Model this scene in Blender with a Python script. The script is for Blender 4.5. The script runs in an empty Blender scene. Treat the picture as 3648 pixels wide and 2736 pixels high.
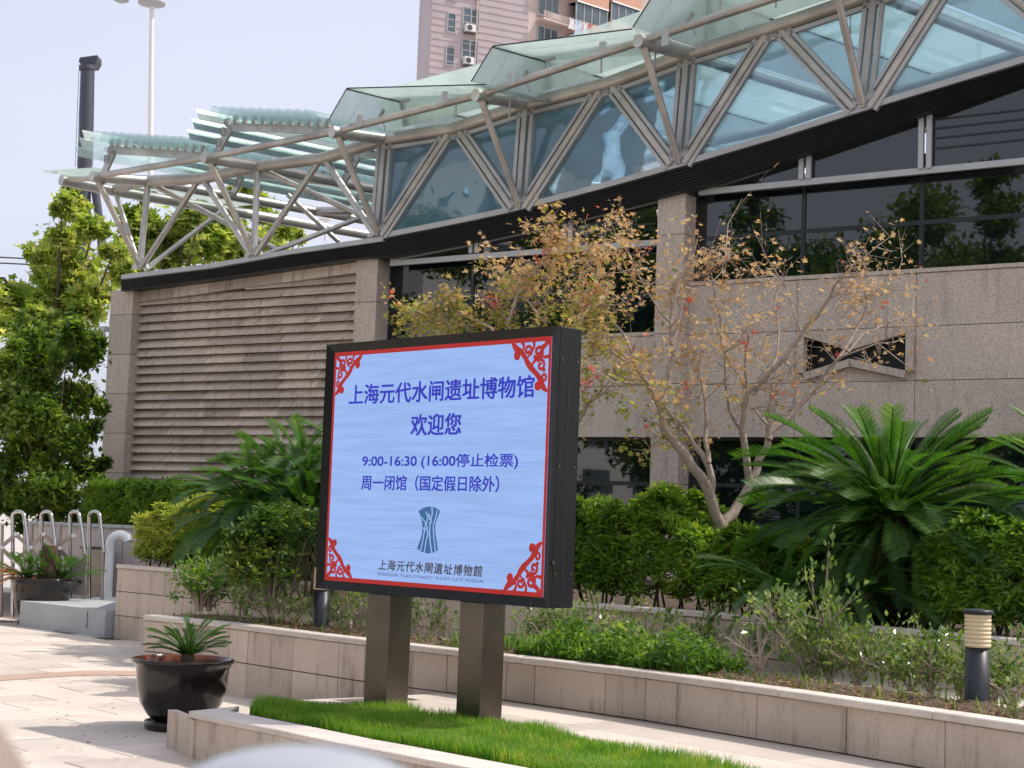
import bpy, math, random
import numpy as np
from mathutils import Vector, Matrix
random.seed(7); RNG = np.random.default_rng(7)
D2R = math.radians
C = bpy.context.scene.collection
# ------------------------------------------------------------------ camera, world, sun
FPX, CX, CY = 5866.0, 1824.0, 1368.0
_up = np.array([2536.0, 68770.0, -FPX]); _up /= np.linalg.norm(_up)
_f = np.array([0, 0, -1.0]); _f = _f - _up * _f.dot(_up); _f /= np.linalg.norm(_f)
R3 = np.array([np.cross(_f, _up), _f, _up])
CAM = np.array([0, 0, 1.55])
cd = bpy.data.cameras.new('camera'); cam = bpy.data.objects.new('camera', cd); C.objects.link(cam)
cd.sensor_width = 36.0; cd.lens = FPX / 3648 * 36; cd.clip_start = 0.05; cd.clip_end = 3000
mw = Matrix.Identity(4)
for i in range(3):
    for j in range(3): mw[i][j] = R3[i, j]
mw.translation = Vector(CAM); cam.matrix_world = mw
cd.dof.use_dof = True; cd.dof.focus_distance = 12.5; cd.dof.aperture_fstop = 10.0
bpy.context.scene.camera = cam
SUN_EL, SUN_AZ = D2R(54), D2R(3)            # azimuth measured from +X towards +Y
sd = Vector((math.cos(SUN_EL) * math.cos(SUN_AZ), math.cos(SUN_EL) * math.sin(SUN_AZ), math.sin(SUN_EL)))
W = bpy.data.worlds.new('World'); bpy.context.scene.world = W; W.use_nodes = True
nt = W.node_tree; nt.nodes.clear()
wo = nt.nodes.new('ShaderNodeOutputWorld'); bg = nt.nodes.new('ShaderNodeBackground')
sky = nt.nodes.new('ShaderNodeTexSky'); sky.sky_type = 'NISHITA'; sky.sun_disc = False
sky.sun_elevation = SUN_EL; sky.sun_rotation = math.pi / 2 - SUN_AZ
sky.air_density = 1.0; sky.dust_density = 5.0; sky.ozone_density = 1.0; sky.altitude = 0
mx = nt.nodes.new('ShaderNodeMix'); mx.data_type = 'RGBA'
_tc = nt.nodes.new('ShaderNodeTexCoord'); _mp = nt.nodes.new('ShaderNodeMapping'); _mp.inputs['Scale'].default_value = (1.2, 1.2, 3.5); nt.links.new(_tc.outputs['Generated'], _mp.inputs[0])
_nz = nt.nodes.new('ShaderNodeTexNoise'); _nz.inputs['Scale'].default_value = 1.4; _nz.inputs['Detail'].default_value = 5; nt.links.new(_mp.outputs[0], _nz.inputs['Vector'])
_mr = nt.nodes.new('ShaderNodeMapRange'); _mr.inputs[1].default_value = .3; _mr.inputs[2].default_value = .7; _mr.inputs[3].default_value = .55; _mr.inputs[4].default_value = .78
nt.links.new(_nz.outputs['Fac'], _mr.inputs[0]); nt.links.new(_mr.outputs[0], mx.inputs[0])
mx.inputs[7].default_value = (5.75, 5.95, 6.95, 1)
nt.links.new(sky.outputs[0], mx.inputs[6]); nt.links.new(mx.outputs[2], bg.inputs[0])
bg.inputs[1].default_value = 0.128; nt.links.new(bg.outputs[0], wo.inputs[0])
sl = bpy.data.lights.new('sun', 'SUN'); sl.energy = 3.0; sl.angle = D2R(0.6); sl.color = (1, 0.93, 0.84)
so = bpy.data.objects.new('sun', sl); C.objects.link(so)
so.rotation_euler = (-sd).to_track_quat('-Z', 'Y').to_euler()
vs = bpy.context.scene.view_settings
vs.view_transform = 'Standard'; vs.look = 'None'; vs.gamma = 1; vs.exposure = 0.30; vs.use_curve_mapping = False
cy = bpy.context.scene.cycles
cy.max_bounces = 8; cy.transparent_max_bounces = 24; cy.caustics_reflective = False; cy.caustics_refractive = False
# ------------------------------------------------------------------ photograph measurements -> world points
S = 3648 / 2212.0
def ray(x, y): return R3 @ np.array([x * S - CX, CY - y * S, -FPX])
def atz(x, y, z):
    d = ray(x, y); return CAM + d * ((z - CAM[2]) / d[2])
def aty(x, y, Y):
    d = ray(x, y); return CAM + d * (Y / d[1])
def onp(x, y, p, n):
    d = ray(x, y); return CAM + d * (np.dot(np.array(p, float) - CAM, n) / np.dot(d, n))
def V(*a): return np.array(a, float)
def unit(v): v = np.array(v, float); return v / np.linalg.norm(v)
# ------------------------------------------------------------------ mesh helpers
ORG = {}
def tag(o, label=None, cat=None, group=None, kind=None):
    if label: o['label'] = label
    if cat: o['category'] = cat
    if group: o['group'] = group
    if kind: o['kind'] = kind
    return o
def empty(name, loc, label, cat, group=None):
    o = bpy.data.objects.new(name, None); C.objects.link(o); o.location = Vector(loc); o.empty_display_size = 0.1
    ORG[o.name] = np.array(loc, float); return tag(o, label, cat, group)
class MB:
    def __init__(s): s.v = []; s.f = []; s.sm = []; s.mi = []
    def add(s, vs, fs, smooth=False, mi=0):
        b = len(s.v); s.v.extend([tuple(map(float, p)) for p in vs])
        s.f.extend([tuple(i + b for i in f) for f in fs]); s.sm.extend([smooth] * len(fs)); s.mi.extend([mi] * len(fs)); return s
    def box(s, c, x, y, z, ch=0.0, mi=0):     # centre and three half vectors; optional chamfer in metres
        c, x, y, z = map(np.array, (c, x, y, z))
        if ch <= 0:
            vs = [c + a * x + b * y + d * z for a in (-1, 1) for b in (-1, 1) for d in (-1, 1)]
            fs = [(0, 1, 3, 2), (4, 6, 7, 5), (0, 4, 5, 1), (2, 3, 7, 6), (0, 2, 6, 4), (1, 5, 7, 3)]
            return s.add(vs, fs, mi=mi)
        L = [np.linalg.norm(q) for q in (x, y, z)]; k = [max(0.0, 1 - ch / max(l, 1e-6)) for l in L]
        vs = []; idx = {}
        for a in (-1, 1):
            for b in (-1, 1):
                for d in (-1, 1):
                    for ax in range(3):
                        q = [a, b, d]; q = [q[i] if i == ax else q[i] * k[i] for i in range(3)]
                        idx[(a, b, d, ax)] = len(vs); vs.append(c + q[0] * x + q[1] * y + q[2] * z)
        fs = []
        cyc = [(-1, -1), (1, -1), (1, 1), (-1, 1)]
        def key(ax, sgn, p, q):
            t = [0, 0, 0]; t[ax] = sgn; t[(ax + 1) % 3] = p; t[(ax + 2) % 3] = q; return tuple(t)
        for ax in range(3):
            for sg in (-1, 1):
                fs.append(tuple(idx[key(ax, sg, p, q) + (ax,)] for p, q in cyc))
        for ax in range(3):                    # edges running along ax
            b, d = (ax + 1) % 3, (ax + 2) % 3
            for p, q in cyc:
                k1, k2 = key(ax, -1, p, q), key(ax, 1, p, q)
                fs.append((idx[k1 + (b,)], idx[k2 + (b,)], idx[k2 + (d,)], idx[k1 + (d,)]))
        for a in (-1, 1):
            for b in (-1, 1):
                for d in (-1, 1): fs.append(tuple(idx[(a, b, d, i)] for i in range(3)))
        return s.add(vs, fs, mi=mi)
    def bar(s, a, b, w, h, upv=(0, 0, 1), ch=0, mi=0):   # box from a to b
        a, b = V(*a), V(*b); d = b - a; u = unit(d); sd_ = np.cross(u, upv)
        if np.linalg.norm(sd_) < 1e-4: sd_ = np.cross(u, (0, 1, 0))
        sd_ = unit(sd_); t = np.cross(sd_, u)
        return s.box((a + b) / 2, d / 2, sd_ * w / 2, t * h / 2, ch, mi)
    def tube(s, pts, r, n=8, cap=True, mi=0):
        pts = [V(*p) for p in pts]; k = len(pts)
        if np.isscalar(r): r = [r] * k
        rings = []; prev = None
        for i, p in enumerate(pts):
            t = unit(pts[min(i + 1, k - 1)] - pts[max(i - 1, 0)])
            if prev is None:
                a = np.cross(t, (0, 0, 1)); a = unit(a) if np.linalg.norm(a) > 1e-3 else V(1, 0, 0)
            else: a = unit(prev - t * prev.dot(t))
            prev = a; b = np.cross(t, a)
            rings.append([p + r[i] * (math.cos(2 * math.pi * j / n) * a + math.sin(2 * math.pi * j / n) * b) for j in range(n)])
        fs = [(i * n + j, i * n + (j + 1) % n, (i + 1) * n + (j + 1) % n, (i + 1) * n + j) for i in range(k - 1) for j in range(n)]
        s.add([q for rg in rings for q in rg], fs, True, mi)
        if cap:
            s.add(rings[0], [tuple(range(n))[::-1]], False, mi); s.add(rings[-1], [tuple(range(n))], False, mi)
        return s
    def prism(s, poly, ex, mi=0):              # poly of 3-D points swept along ex
        n = len(poly); p = [V(*q) for q in poly]; ex = V(*ex)
        fs = [tuple(range(n))[::-1], tuple(range(n, 2 * n))] + [(i, (i + 1) % n, n + (i + 1) % n, n + i) for i in range(n)]
        return s.add(p + [q + ex for q in p], fs, False, mi)
    def lathe(s, c, prof, n=32, mi=0):
        c = V(*c); vs = []; k = len(prof)
        for r, z in prof:
            for j in range(n): a = 2 * math.pi * j / n; vs.append(c + V(r * math.cos(a), r * math.sin(a), z))
        fs = [(i * n + j, i * n + (j + 1) % n, (i + 1) * n + (j + 1) % n, (i + 1) * n + j) for i in range(k - 1) for j in range(n)]
        return s.add(vs, fs, True, mi)
    def quad(s, *p, mi=0): return s.add(p, [tuple(range(len(p)))], False, mi)
    def build(s, name, mat, parent=None, kind=None, recalc=True):
        org = ORG.get(parent.name, V(0, 0, 0)) if parent else V(0, 0, 0)
        me = bpy.data.meshes.new(name)
        me.from_pydata([(p[0] - org[0], p[1] - org[1], p[2] - org[2]) for p in s.v], [], s.f)
        me.polygons.foreach_set('use_smooth', s.sm)
        for m in (mat if isinstance(mat, (list, tuple)) else [mat]): me.materials.append(m)
        me.polygons.foreach_set('material_index', s.mi)
        if recalc:
            import bmesh
            bm = bmesh.new(); bm.from_mesh(me); bmesh.ops.recalc_face_normals(bm, faces=bm.faces); bm.to_mesh(me); bm.free()
        me.update()
        o = bpy.data.objects.new(name, me); C.objects.link(o)
        if parent: o.parent = parent
        ORG[o.name] = org
        if kind: o['kind'] = kind
        return o
def inst(src, name, parent, mat4=None, loc=None):
    o = bpy.data.objects.new(name, src if isinstance(src, bpy.types.Mesh) else src.data); C.objects.link(o)
    if parent: o.parent = parent
    if mat4 is not None: o.matrix_basis = mat4
    if loc is not None: o.location = Vector(loc)
    return o
def soup(name, tv, tf, P, Rm, sc, mat, parent=None, kind=None, smooth=False):
    """n copies of a small template as one mesh"""
    tv = np.array(tv, float); n = len(P); k = len(tv); org = ORG.get(parent.name, V(0, 0, 0)) if parent else V(0, 0, 0)
    sc = np.asarray(sc, float).reshape(n, 1, -1)
    vv = np.einsum('nij,nkj->nki', Rm, tv[None] * sc) + (P - org)[:, None, :]
    me = bpy.data.meshes.new(name); loops = []; starts = []; tot = []; c0 = 0
    for f in tf: loops += list(f); starts.append(c0); tot.append(len(f)); c0 += len(f)
    L = (np.array(loops)[None] + (np.arange(n) * k)[:, None]).ravel()
    St = (np.array(starts)[None] + (np.arange(n) * c0)[:, None]).ravel(); T = np.tile(tot, n)
    me.vertices.add(n * k); me.vertices.foreach_set('co', vv.reshape(-1).astype(np.float32))
    me.loops.add(len(L)); me.loops.foreach_set('vertex_index', L.astype(np.int32))
    me.polygons.add(len(St)); me.polygons.foreach_set('loop_start', St.astype(np.int32)); me.polygons.foreach_set('loop_total', T.astype(np.int32))
    me.polygons.foreach_set('use_smooth', np.full(len(St), smooth))
    me.materials.append(mat); me.update(calc_edges=True)
    o = bpy.data.objects.new(name, me); C.objects.link(o)
    if parent: o.parent = parent
    ORG[o.name] = org
    if kind: o['kind'] = kind
    return o
def rotmats(n, tilt=1.0, up=None):
    """random orientation; local z leans from up by up to tilt rad"""
    az = RNG.uniform(0, 2 * np.pi, n); tl = np.abs(RNG.normal(0, tilt, n)); sp = RNG.uniform(0, 2 * np.pi, n)
    z = np.stack([np.sin(tl) * np.cos(az), np.sin(tl) * np.sin(az), np.cos(tl)], 1)
    a = np.stack([np.cos(sp), np.sin(sp), np.zeros(n)], 1)
    x = a - z * np.sum(a * z, 1, keepdims=True); x /= np.linalg.norm(x, axis=1, keepdims=True) + 1e-9
    y = np.cross(z, x); return np.stack([x, y, z], 2)
def rot_to(d, n_=None):
    """matrices whose local y points along d (n,3)"""
    y = d / (np.linalg.norm(d, axis=1, keepdims=True) + 1e-9); n = len(y)
    a = RNG.normal(0, .6, (n, 3)) + V(0, 0, 1)
    x = np.cross(y, a); x /= np.linalg.norm(x, axis=1, keepdims=True) + 1e-9
    return np.stack([x, y, np.cross(x, y)], 2)
# ------------------------------------------------------------------ materials
def newmat(name):
    m = bpy.data.materials.new(name); m.use_nodes = True; t = m.node_tree; return m, t, t.nodes['Principled BSDF']
def coord(t, scale=1.0, kind='Object', vec=(1, 1, 1)):
    tc = t.nodes.new('ShaderNodeTexCoord'); mp = t.nodes.new('ShaderNodeMapping')
    mp.inputs['Scale'].default_value = [scale * q for q in vec]
    if kind == 'World':
        g = t.nodes.new('ShaderNodeNewGeometry'); t.links.new(g.outputs['Position'], mp.inputs[0])
    else: t.links.new(tc.outputs[kind], mp.inputs[0])
    return mp.outputs[0]
def noise(t, vec, scale, detail=4, rough=.6):
    n = t.nodes.new('ShaderNodeTexNoise'); n.inputs['Scale'].default_value = scale; n.inputs['Detail'].default_value = detail
    n.inputs['Roughness'].default_value = rough; t.links.new(vec, n.inputs['Vector']); return n.outputs['Fac']
def ramp(t, fac, stops):
    r = t.nodes.new('ShaderNodeValToRGB'); e = r.color_ramp.elements
    while len(e) < len(stops): e.new(0.5)
    for q, (p, c) in zip(e, stops): q.position = p; q.color = (*c, 1)
    t.links.new(fac, r.inputs[0]); return r.outputs[0]
def mixc(t, fac, a, b, mode='MIX'):
    m = t.nodes.new('ShaderNodeMix'); m.data_type = 'RGBA'; m.blend_type = mode
    if isinstance(fac, (int, float)): m.inputs[0].default_value = fac
    else: t.links.new(fac, m.inputs[0])
    for s_, q in ((6, a), (7, b)):
        if isinstance(q, tuple): m.inputs[s_].default_value = (*q, 1)
        else: t.links.new(q, m.inputs[s_])
    return m.outputs[2]
def bump(t, p, fac, strength=.2, dist=.01):
    b = t.nodes.new('ShaderNodeBump'); b.inputs['Strength'].default_value = strength; b.inputs['Distance'].default_value = dist
    t.links.new(fac, b.inputs['Height']); t.links.new(b.outputs[0], p.inputs['Normal'])
def stone(name, base, dark, light, sp_scale=60, stain=(.2, .16, .13), stain_amt=.5, rough=.75, bs=.15, wscale=1.3, streak=True, vary=.10):
    m, t, p = newmat(name); w = coord(t, 1, 'World')
    sp = noise(t, w, sp_scale, 3, .7)
    c = ramp(t, sp, [(.36, dark), (.5, base), (.66, light)])
    big = noise(t, w, wscale, 5, .65)
    c = mixc(t, .45, c, ramp(t, big, [(.3, tuple(q * .72 for q in base)), (.7, tuple(min(1, q * 1.2) for q in base))]))
    ws = coord(t, 1, 'World', (5, 5, .8) if streak else (1, 1, 1)); st = noise(t, ws, 1.7, 6, .7)
    k = t.nodes.new('ShaderNodeMapRange'); k.inputs[1].default_value = .52; k.inputs[2].default_value = .74; k.inputs[4].default_value = stain_amt
    t.links.new(st, k.inputs[0]); c = mixc(t, k.outputs[0], c, stain)
    oi = t.nodes.new('ShaderNodeObjectInfo'); hv = t.nodes.new('ShaderNodeMapRange'); hv.inputs[3].default_value = 1 - vary; hv.inputs[4].default_value = 1 + vary
    t.links.new(oi.outputs['Random'], hv.inputs[0])
    mm = t.nodes.new('ShaderNodeVectorMath'); mm.operation = 'SCALE'; t.links.new(c, mm.inputs[0]); t.links.new(hv.outputs[0], mm.inputs['Scale'])
    t.links.new(mm.outputs[0], p.inputs['Base Color']); p.inputs['Roughness'].default_value = rough
    p.inputs['Specular IOR Level'].default_value = .3
    bump(t, p, sp, bs, .004); return m
def plain(name, col, rough=.5, metal=0, var=.12, scale=3, spec=.5, bmp=0, coat=0, emit=None):
    m, t, p = newmat(name); w = coord(t, 1, 'World'); n = noise(t, w, scale, 6, .65)
    c = ramp(t, n, [(.3, tuple(q * (1 - var) for q in col)), (.7, tuple(min(1, q * (1 + var)) for q in col))])
    t.links.new(c, p.inputs['Base Color']); p.inputs['Roughness'].default_value = rough; p.inputs['Metallic'].default_value = metal
    p.inputs['Specular IOR Level'].default_value = spec; p.inputs['Coat Weight'].default_value = coat
    if bmp: bump(t, p, noise(t, w, scale * 12, 4), bmp, .004)
    if emit: p.inputs['Emission Color'].default_value = (*emit[0], 1); p.inputs['Emission Strength'].default_value = emit[1]
    return m
def leaf(name, stops, trans=.35, rough=.45, nscale=1.5, tcol=None):
    """foliage: hue varies leaf by leaf and clump by clump; lets light through"""
    m, t, p = newmat(name); w = coord(t, 1, 'World'); g = t.nodes.new('ShaderNodeNewGeometry')
    n = noise(t, w, nscale, 3, .6); a = t.nodes.new('ShaderNodeMath'); a.operation = 'MULTIPLY_ADD'; a.inputs[1].default_value = .55
    t.links.new(g.outputs['Random Per Island'], a.inputs[0]); b = t.nodes.new('ShaderNodeMath'); b.operation = 'MULTIPLY_ADD'
    b.inputs[1].default_value = 1.1; b.inputs[2].default_value = -.32; t.links.new(n, b.inputs[0]); t.links.new(b.outputs[0], a.inputs[2])
    c = ramp(t, a.outputs[0], stops); t.links.new(c, p.inputs['Base Color']); p.inputs['Roughness'].default_value = rough
    p.inputs['Specular IOR Level'].default_value = .45
    tr = t.nodes.new('ShaderNodeBsdfTranslucent'); hs = t.nodes.new('ShaderNodeMix'); hs.data_type = 'RGBA'; hs.blend_type = 'MULTIPLY'
    hs.inputs[0].default_value = 1; t.links.new(c, hs.inputs[6]); hs.inputs[7].default_value = (*(tcol or (1.9, 1.75, .7)), 1)
    t.links.new(hs.outputs[2], tr.inputs[0]); ms = t.nodes.new('ShaderNodeMixShader'); ms.inputs[0].default_value = trans
    t.links.new(p.outputs[0], ms.inputs[1]); t.links.new(tr.outputs[0], ms.inputs[2])
    t.links.new(ms.outputs[0], t.nodes['Material Output'].inputs[0]); return m
def glass(name, tint, refl=(1, 1, 1), ior=1.5, rough=.01, dirt=.06, dcol=(.75, .85, .82), wav=0):
    m, t, p = newmat(name); o = t.nodes['Material Output']; t.nodes.remove(p)
    tr = t.nodes.new('ShaderNodeBsdfTransparent'); tr.inputs[0].default_value = (*tint, 1)
    gl = t.nodes.new('ShaderNodeBsdfGlossy'); gl.inputs[0].default_value = (*refl, 1); gl.inputs['Roughness'].default_value = rough
    fr = t.nodes.new('ShaderNodeFresnel'); fr.inputs[0].default_value = ior
    a = t.nodes.new('ShaderNodeMixShader'); t.links.new(fr.outputs[0], a.inputs[0]); t.links.new(tr.outputs[0], a.inputs[1]); t.links.new(gl.outputs[0], a.inputs[2])
    df = t.nodes.new('ShaderNodeBsdfDiffuse'); df.inputs[0].default_value = (*dcol, 1)
    tl = t.nodes.new('ShaderNodeBsdfTranslucent'); tl.inputs[0].default_value = (*dcol, 1)
    ds = t.nodes.new('ShaderNodeMixShader'); ds.inputs[0].default_value = .6; t.links.new(df.outputs[0], ds.inputs[1]); t.links.new(tl.outputs[0], ds.inputs[2])
    w = coord(t, 1, 'World'); n = noise(t, w, 1.1, 5, .6); k = t.nodes.new('ShaderNodeMapRange')
    k.inputs[1].default_value = .3; k.inputs[2].default_value = .75; k.inputs[3].default_value = dirt * .5; k.inputs[4].default_value = dirt * 1.6
    t.links.new(n, k.inputs[0]); b = t.nodes.new('ShaderNodeMixShader'); t.links.new(k.outputs[0], b.inputs[0])
    t.links.new(a.outputs[0], b.inputs[1]); t.links.new(ds.outputs[0], b.inputs[2]); t.links.new(b.outputs[0], o.inputs[0])
    if wav:
        bb = t.nodes.new('ShaderNodeBump'); bb.inputs['Strength'].default_value = wav; bb.inputs['Distance'].default_value = .02
        t.links.new(noise(t, w, 1.6, 1, .4), bb.inputs['Height']); t.links.new(bb.outputs[0], gl.inputs['Normal']); t.links.new(bb.outputs[0], fr.inputs['Normal'])
    return m
M = {}
M['granite'] = stone('granite_cladding', (.61, .515, .425), (.29, .24, .19), (.82, .73, .62), 42, (.27, .22, .18), .5, .7, .2, .5, vary=.08)
M['granite_dark'] = stone('granite_louver', (.66, .55, .455), (.45, .36, .29), (.80, .70, .60), 42, (.22, .16, .115), .9, .8, .2, .8, vary=.20)
M['sand'] = stone('planter_stone', (.575, .475, .395), (.49, .40, .33), (.65, .55, .465), 55, (.23, .18, .14), .85, .85, .15, 1.6, vary=.10)
M['cap'] = stone('coping_stone', (.64, .575, .515), (.54, .475, .42), (.73, .66, .60), 50, (.34, .27, .26), .45, .8, .12, 2.0, streak=False, vary=.05)
M['pave'] = stone('paving_stone', (.60, .525, .455), (.54, .47, .40), (.66, .585, .515), 40, (.34, .28, .235), .65, .75, .06, .7, streak=False, vary=.09)
M['pave_pink'] = stone('pink_paving', (.48, .33, .26), (.42, .28, .22), (.54, .39, .31), 40, (.4, .28, .22), .2, .8, .06, .7, streak=False)
M['joint'] = plain('joint_mortar', (.17, .13, .11), .95, var=.3, scale=8)
M['ground'] = plain('far_paving', (.50, .46, .43), .9, var=.12, scale=.4)
M['concrete'] = stone('grey_render', (.42, .44, .45), (.38, .40, .41), (.47, .49, .50), 25, (.42, .36, .30), .6, .85, .08, 1.2, vary=.0)
M['wallgrey'] = stone('pale_wall', (.50, .44, .41), (.46, .40, .37), (.55, .49, .46), 30, (.3, .25, .22), .5, .85, .08, 1.2)
M['soil'] = plain('soil', (.085, .055, .038), .95, var=.45, scale=9, bmp=.6)
M['litter'] = leaf('leaf_litter', [(.1, (.16, .085, .045)), (.5, (.28, .17, .09)), (.85, (.12, .12, .05))], .1, .8)
M['steel'] = plain('galvanised_steel', (.56, .54, .51), .38, .7, .22, 2.4)
M['steel_tan'] = plain('weathered_tube', (.53, .495, .455), .45, .6, .26, 2.0)
M['silver'] = plain('silver_frame', (.50, .485, .47), .45, .6, .12, 2)
M['alu'] = plain('pale_frame', (.52, .53, .53), .5, .3, .08, 2)
M['crane'] = plain('crane_paint_hazed', (.055, .06, .08), .6, 0, .15, .5)  # blue-grey distance haze is mixed into this dark colour
M['black'] = plain('black_cladding', (.018, .019, .021), .5, .0, .2, 3)
M['signblack'] = plain('sign_black', (.010, .0115, .0115), .42, 0, .35, 2.5, spec=.22)
M['bronze'] = plain('brushed_bronze', (.125, .11, .09), .32, .9, .22, 2)
M['ribbed'] = plain('ribbed_black', (.028, .030, .033), .45, .3, .15, 3)
M['dglass'] = plain('dark_curtain_glass', (.004, .008, .009), .012, 0, .2, 1, spec=1.0)
M['dmull'] = plain('dark_mullion', (.02, .026, .026), .35, 0, .1, 3)
M['gl_truss'] = glass('blue_glazing', (.80, .925, .985), (.88, .96, 1), 1.85, .008, .10, (.52, .76, .88), .35)
M['gl_roof'] = glass('green_roof_glass', (.925, .98, .97), (.95, 1, 1), 1.55, .03, .42, (.84, .93, .90))
M['gl_blade'] = glass('green_blade_glass', (.93, .985, .98), (.95, 1, 1), 1.4, .03, .16, (.80, .93, .92))
M['white_pvc'] = plain('white_pvc', (.86, .87, .88), .35, 0, .03, 3)
M['glaze'] = plain('brown_glaze', (.014, .010, .008), .14, 0, .35, 4, spec=.45, coat=.1)
M['glaze_in'] = plain('red_inner_glaze', (.16, .045, .028), .2, 0, .3, 5, coat=.5)
M['lawn'] = leaf('lawn_grass', [(.08, (.05, .16, .015)), (.45, (.10, .26, .02)), (.75, (.24, .36, .04)), (.97, (.50, .44, .20))], .5, .5, 3.2)
M['cream'] = plain('cream_lantern', (.72, .60, .38), .5, 0, .06, 4, emit=None)
M['lamp_black'] = plain('lamp_post_paint', (.022, .026, .032), .4, .1, .2, 4)
M['bark'] = stone('maple_bark', (.40, .32, .26), (.28, .22, .175), (.52, .44, .37), 30, (.14, .11, .085), .5, .85, .4, 3)
M['bark_dark'] = plain('bark_dark', (.10, .075, .055), .9, 0, .3, 9, bmp=.4)
M['twig'] = plain('twig', (.38, .31, .26), .85, 0, .25, 9)
M['cyc_trunk'] = plain('cycad_trunk', (.10, .065, .04), .95, 0, .4, 14, bmp=.8)
M['chrome'] = plain('gate_steel', (.62, .60, .57), .14, 1, .08, 3)
M['gate_dull'] = plain('gate_dull_steel', (.40, .35, .31), .4, .8, .15, 5)
# foliage
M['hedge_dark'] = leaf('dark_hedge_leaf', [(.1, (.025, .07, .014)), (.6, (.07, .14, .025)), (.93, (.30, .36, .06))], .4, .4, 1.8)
M['plane'] = leaf('plane_leaf', [(.05, (.14, .25, .05)), (.45, (.28, .39, .09)), (.75, (.46, .50, .17)), (.95, (.66, .64, .34))], .58, .5, .6, (1.6, 1.5, .7))
M['bush'] = leaf('bush_leaf', [(.1, (.04, .09, .018)), (.5, (.11, .20, .035)), (.9, (.32, .42, .09))], .48, .4, .8)
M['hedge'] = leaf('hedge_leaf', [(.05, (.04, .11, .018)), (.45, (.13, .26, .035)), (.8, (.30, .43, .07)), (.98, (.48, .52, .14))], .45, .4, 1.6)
M['hedge_y'] = leaf('yellow_leaf', [(.05, (.10, .17, .03)), (.45, (.25, .33, .06)), (.9, (.50, .50, .14))], .45, .5, 1.6)
M['cyc'] = leaf('cycad_leaf', [(.05, (.022, .065, .020)), (.55, (.05, .125, .026)), (.88, (.13, .20, .04)), (1.0, (.30, .30, .10))], .36, .36, 2.2, (1.6, 2.0, .5))
M['cyc_dead'] = leaf('dead_frond', [(.1, (.38, .20, .09)), (.9, (.58, .36, .17))], .3, .7, 3, (1.3, 1, .7))
M['camellia'] = leaf('camellia_leaf', [(.1, (.04, .10, .02)), (.5, (.13, .22, .055)), (.9, (.36, .42, .20))], .35, .25, 3)
M['weed'] = leaf('weed_leaf', [(.1, (.04, .12, .018)), (.5, (.10, .22, .03)), (.85, (.24, .36, .07)), (.98, (.42, .36, .16))], .45, .5, 3)
M['map_brown'] = leaf('maple_brown', [(.1, (.40, .26, .15)), (.5, (.58, .42, .24)), (.9, (.66, .54, .30))], .45, .6, 3, (1.3, 1.1, .8))
M['map_green'] = leaf('maple_green', [(.1, (.12, .19, .035)), (.5, (.25, .26, .075)), (.9, (.46, .36, .14))], .42, .6, 3)
M['map_red'] = leaf('maple_red', [(.1, (.45, .10, .08)), (.9, (.62, .26, .18))], .4, .6, 3, (1.6, .8, .7))
M['pink'] = stone('pink_tile_wall', (.49, .42, .43), (.46, .39, .40), (.52, .45, .455), 3, (.36, .27, .26), .35, .85, .02, .15, vary=0)  # tile colour paled to imitate haze over the distance
M['pink_lit'] = stone('pink_wall_lit', (.56, .45, .41), (.53, .42, .38), (.59, .48, .44), 3, (.42, .32, .28), .4, .85, .02, .15, vary=0)  # lighter, warmer copy of the pink wall with sunlight put into its colour
M['orange'] = stone('orange_balcony', (.56, .32, .23), (.53, .30, .21), (.59, .35, .26), 3, (.42, .27, .2), .3, .85, .02, .2)
M['winglass'] = plain('window_glass', (.10, .13, .15), .08, 0, .3, .6, spec=.6)
M['white'] = plain('white_paint', (.76, .76, .75), .5, 0, .05, 2)
M['grime'] = plain('grime', (.10, .085, .075), .9, 0, .3, 1)
# ------------------------------------------------------------------ reference frames
pF = V(-7.28, 30, 0); dF = V(.8237, -.5669, 0); nF = V(-.5669, -.8237, 0)     # museum front
Q = unit((8700 - 1824, 5866, 0))                                                # purlin direction, going away
dS = unit((5724, -5866, 0)); nS = V(dS[1], -dS[0], 0)                           # sign: to the right, and towards the viewer
if nS[1] > 0: nS = -nS
Z = V(0, 0, 1)
def F(x, y, off=0.0): return onp(x, y, pF + nF * off, nF)
def vline(x, y, off=0.0):       # plan position of a vertical seen at x,y
    p = F(x, y, off); return V(p[0], p[1], 0)
def col(p, z): return V(p[0], p[1], z)
# ------------------------------------------------------------------ ground
g = MB(); g.quad(V(-900, -300, -.03), V(900, -300, -.03), V(900, 1500, -.03), V(-900, 1500, -.03))
tag(g.build('ground', M['ground']), 'pale paved ground running out to the street', kind='structure')
g = MB(); g.box(V(-6, 16, -.014), V(14, 0, 0), V(0, 14, 0), V(0, 0, .006)); plaza = tag(g.build('plaza_paving', M['joint']), 'large pale stone paving of the forecourt', kind='structure')
e1 = unit((-5124, 5866, 0)); e2 = V(e1[1], -e1[0], 0)
if e2[0] < 0: e2 = -e2
def inpoly(p, poly):
    r = False; j = len(poly) - 1
    for i in range(len(poly)):
        a, b = poly[i], poly[j]
        if (a[1] > p[1]) != (b[1] > p[1]) and p[0] < (b[0] - a[0]) * (p[1] - a[1]) / (b[1] - a[1]) + a[0]: r = not r
        j = i
    return r
def visible(p, m=.06):
    d = R3.T @ (np.array(p) - CAM)
    if d[2] > -.3: return False
    x, y = -d[0] / d[2] * FPX, d[1] / d[2] * FPX
    return abs(x) < 1824 * (1 + m) and abs(y) < 1368 * (1 + m)
TL, TWd = .95, .5
tm = MB(); tm.box(V(0, 0, 0), e2 * (TL / 2 - .007), e1 * (TWd / 2 - .007), V(0, 0, .012), .005)
t0 = tm.build('tile', M['pave'], plaza); first = True; nt_ = 0
cand = []; side_ = []
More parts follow.
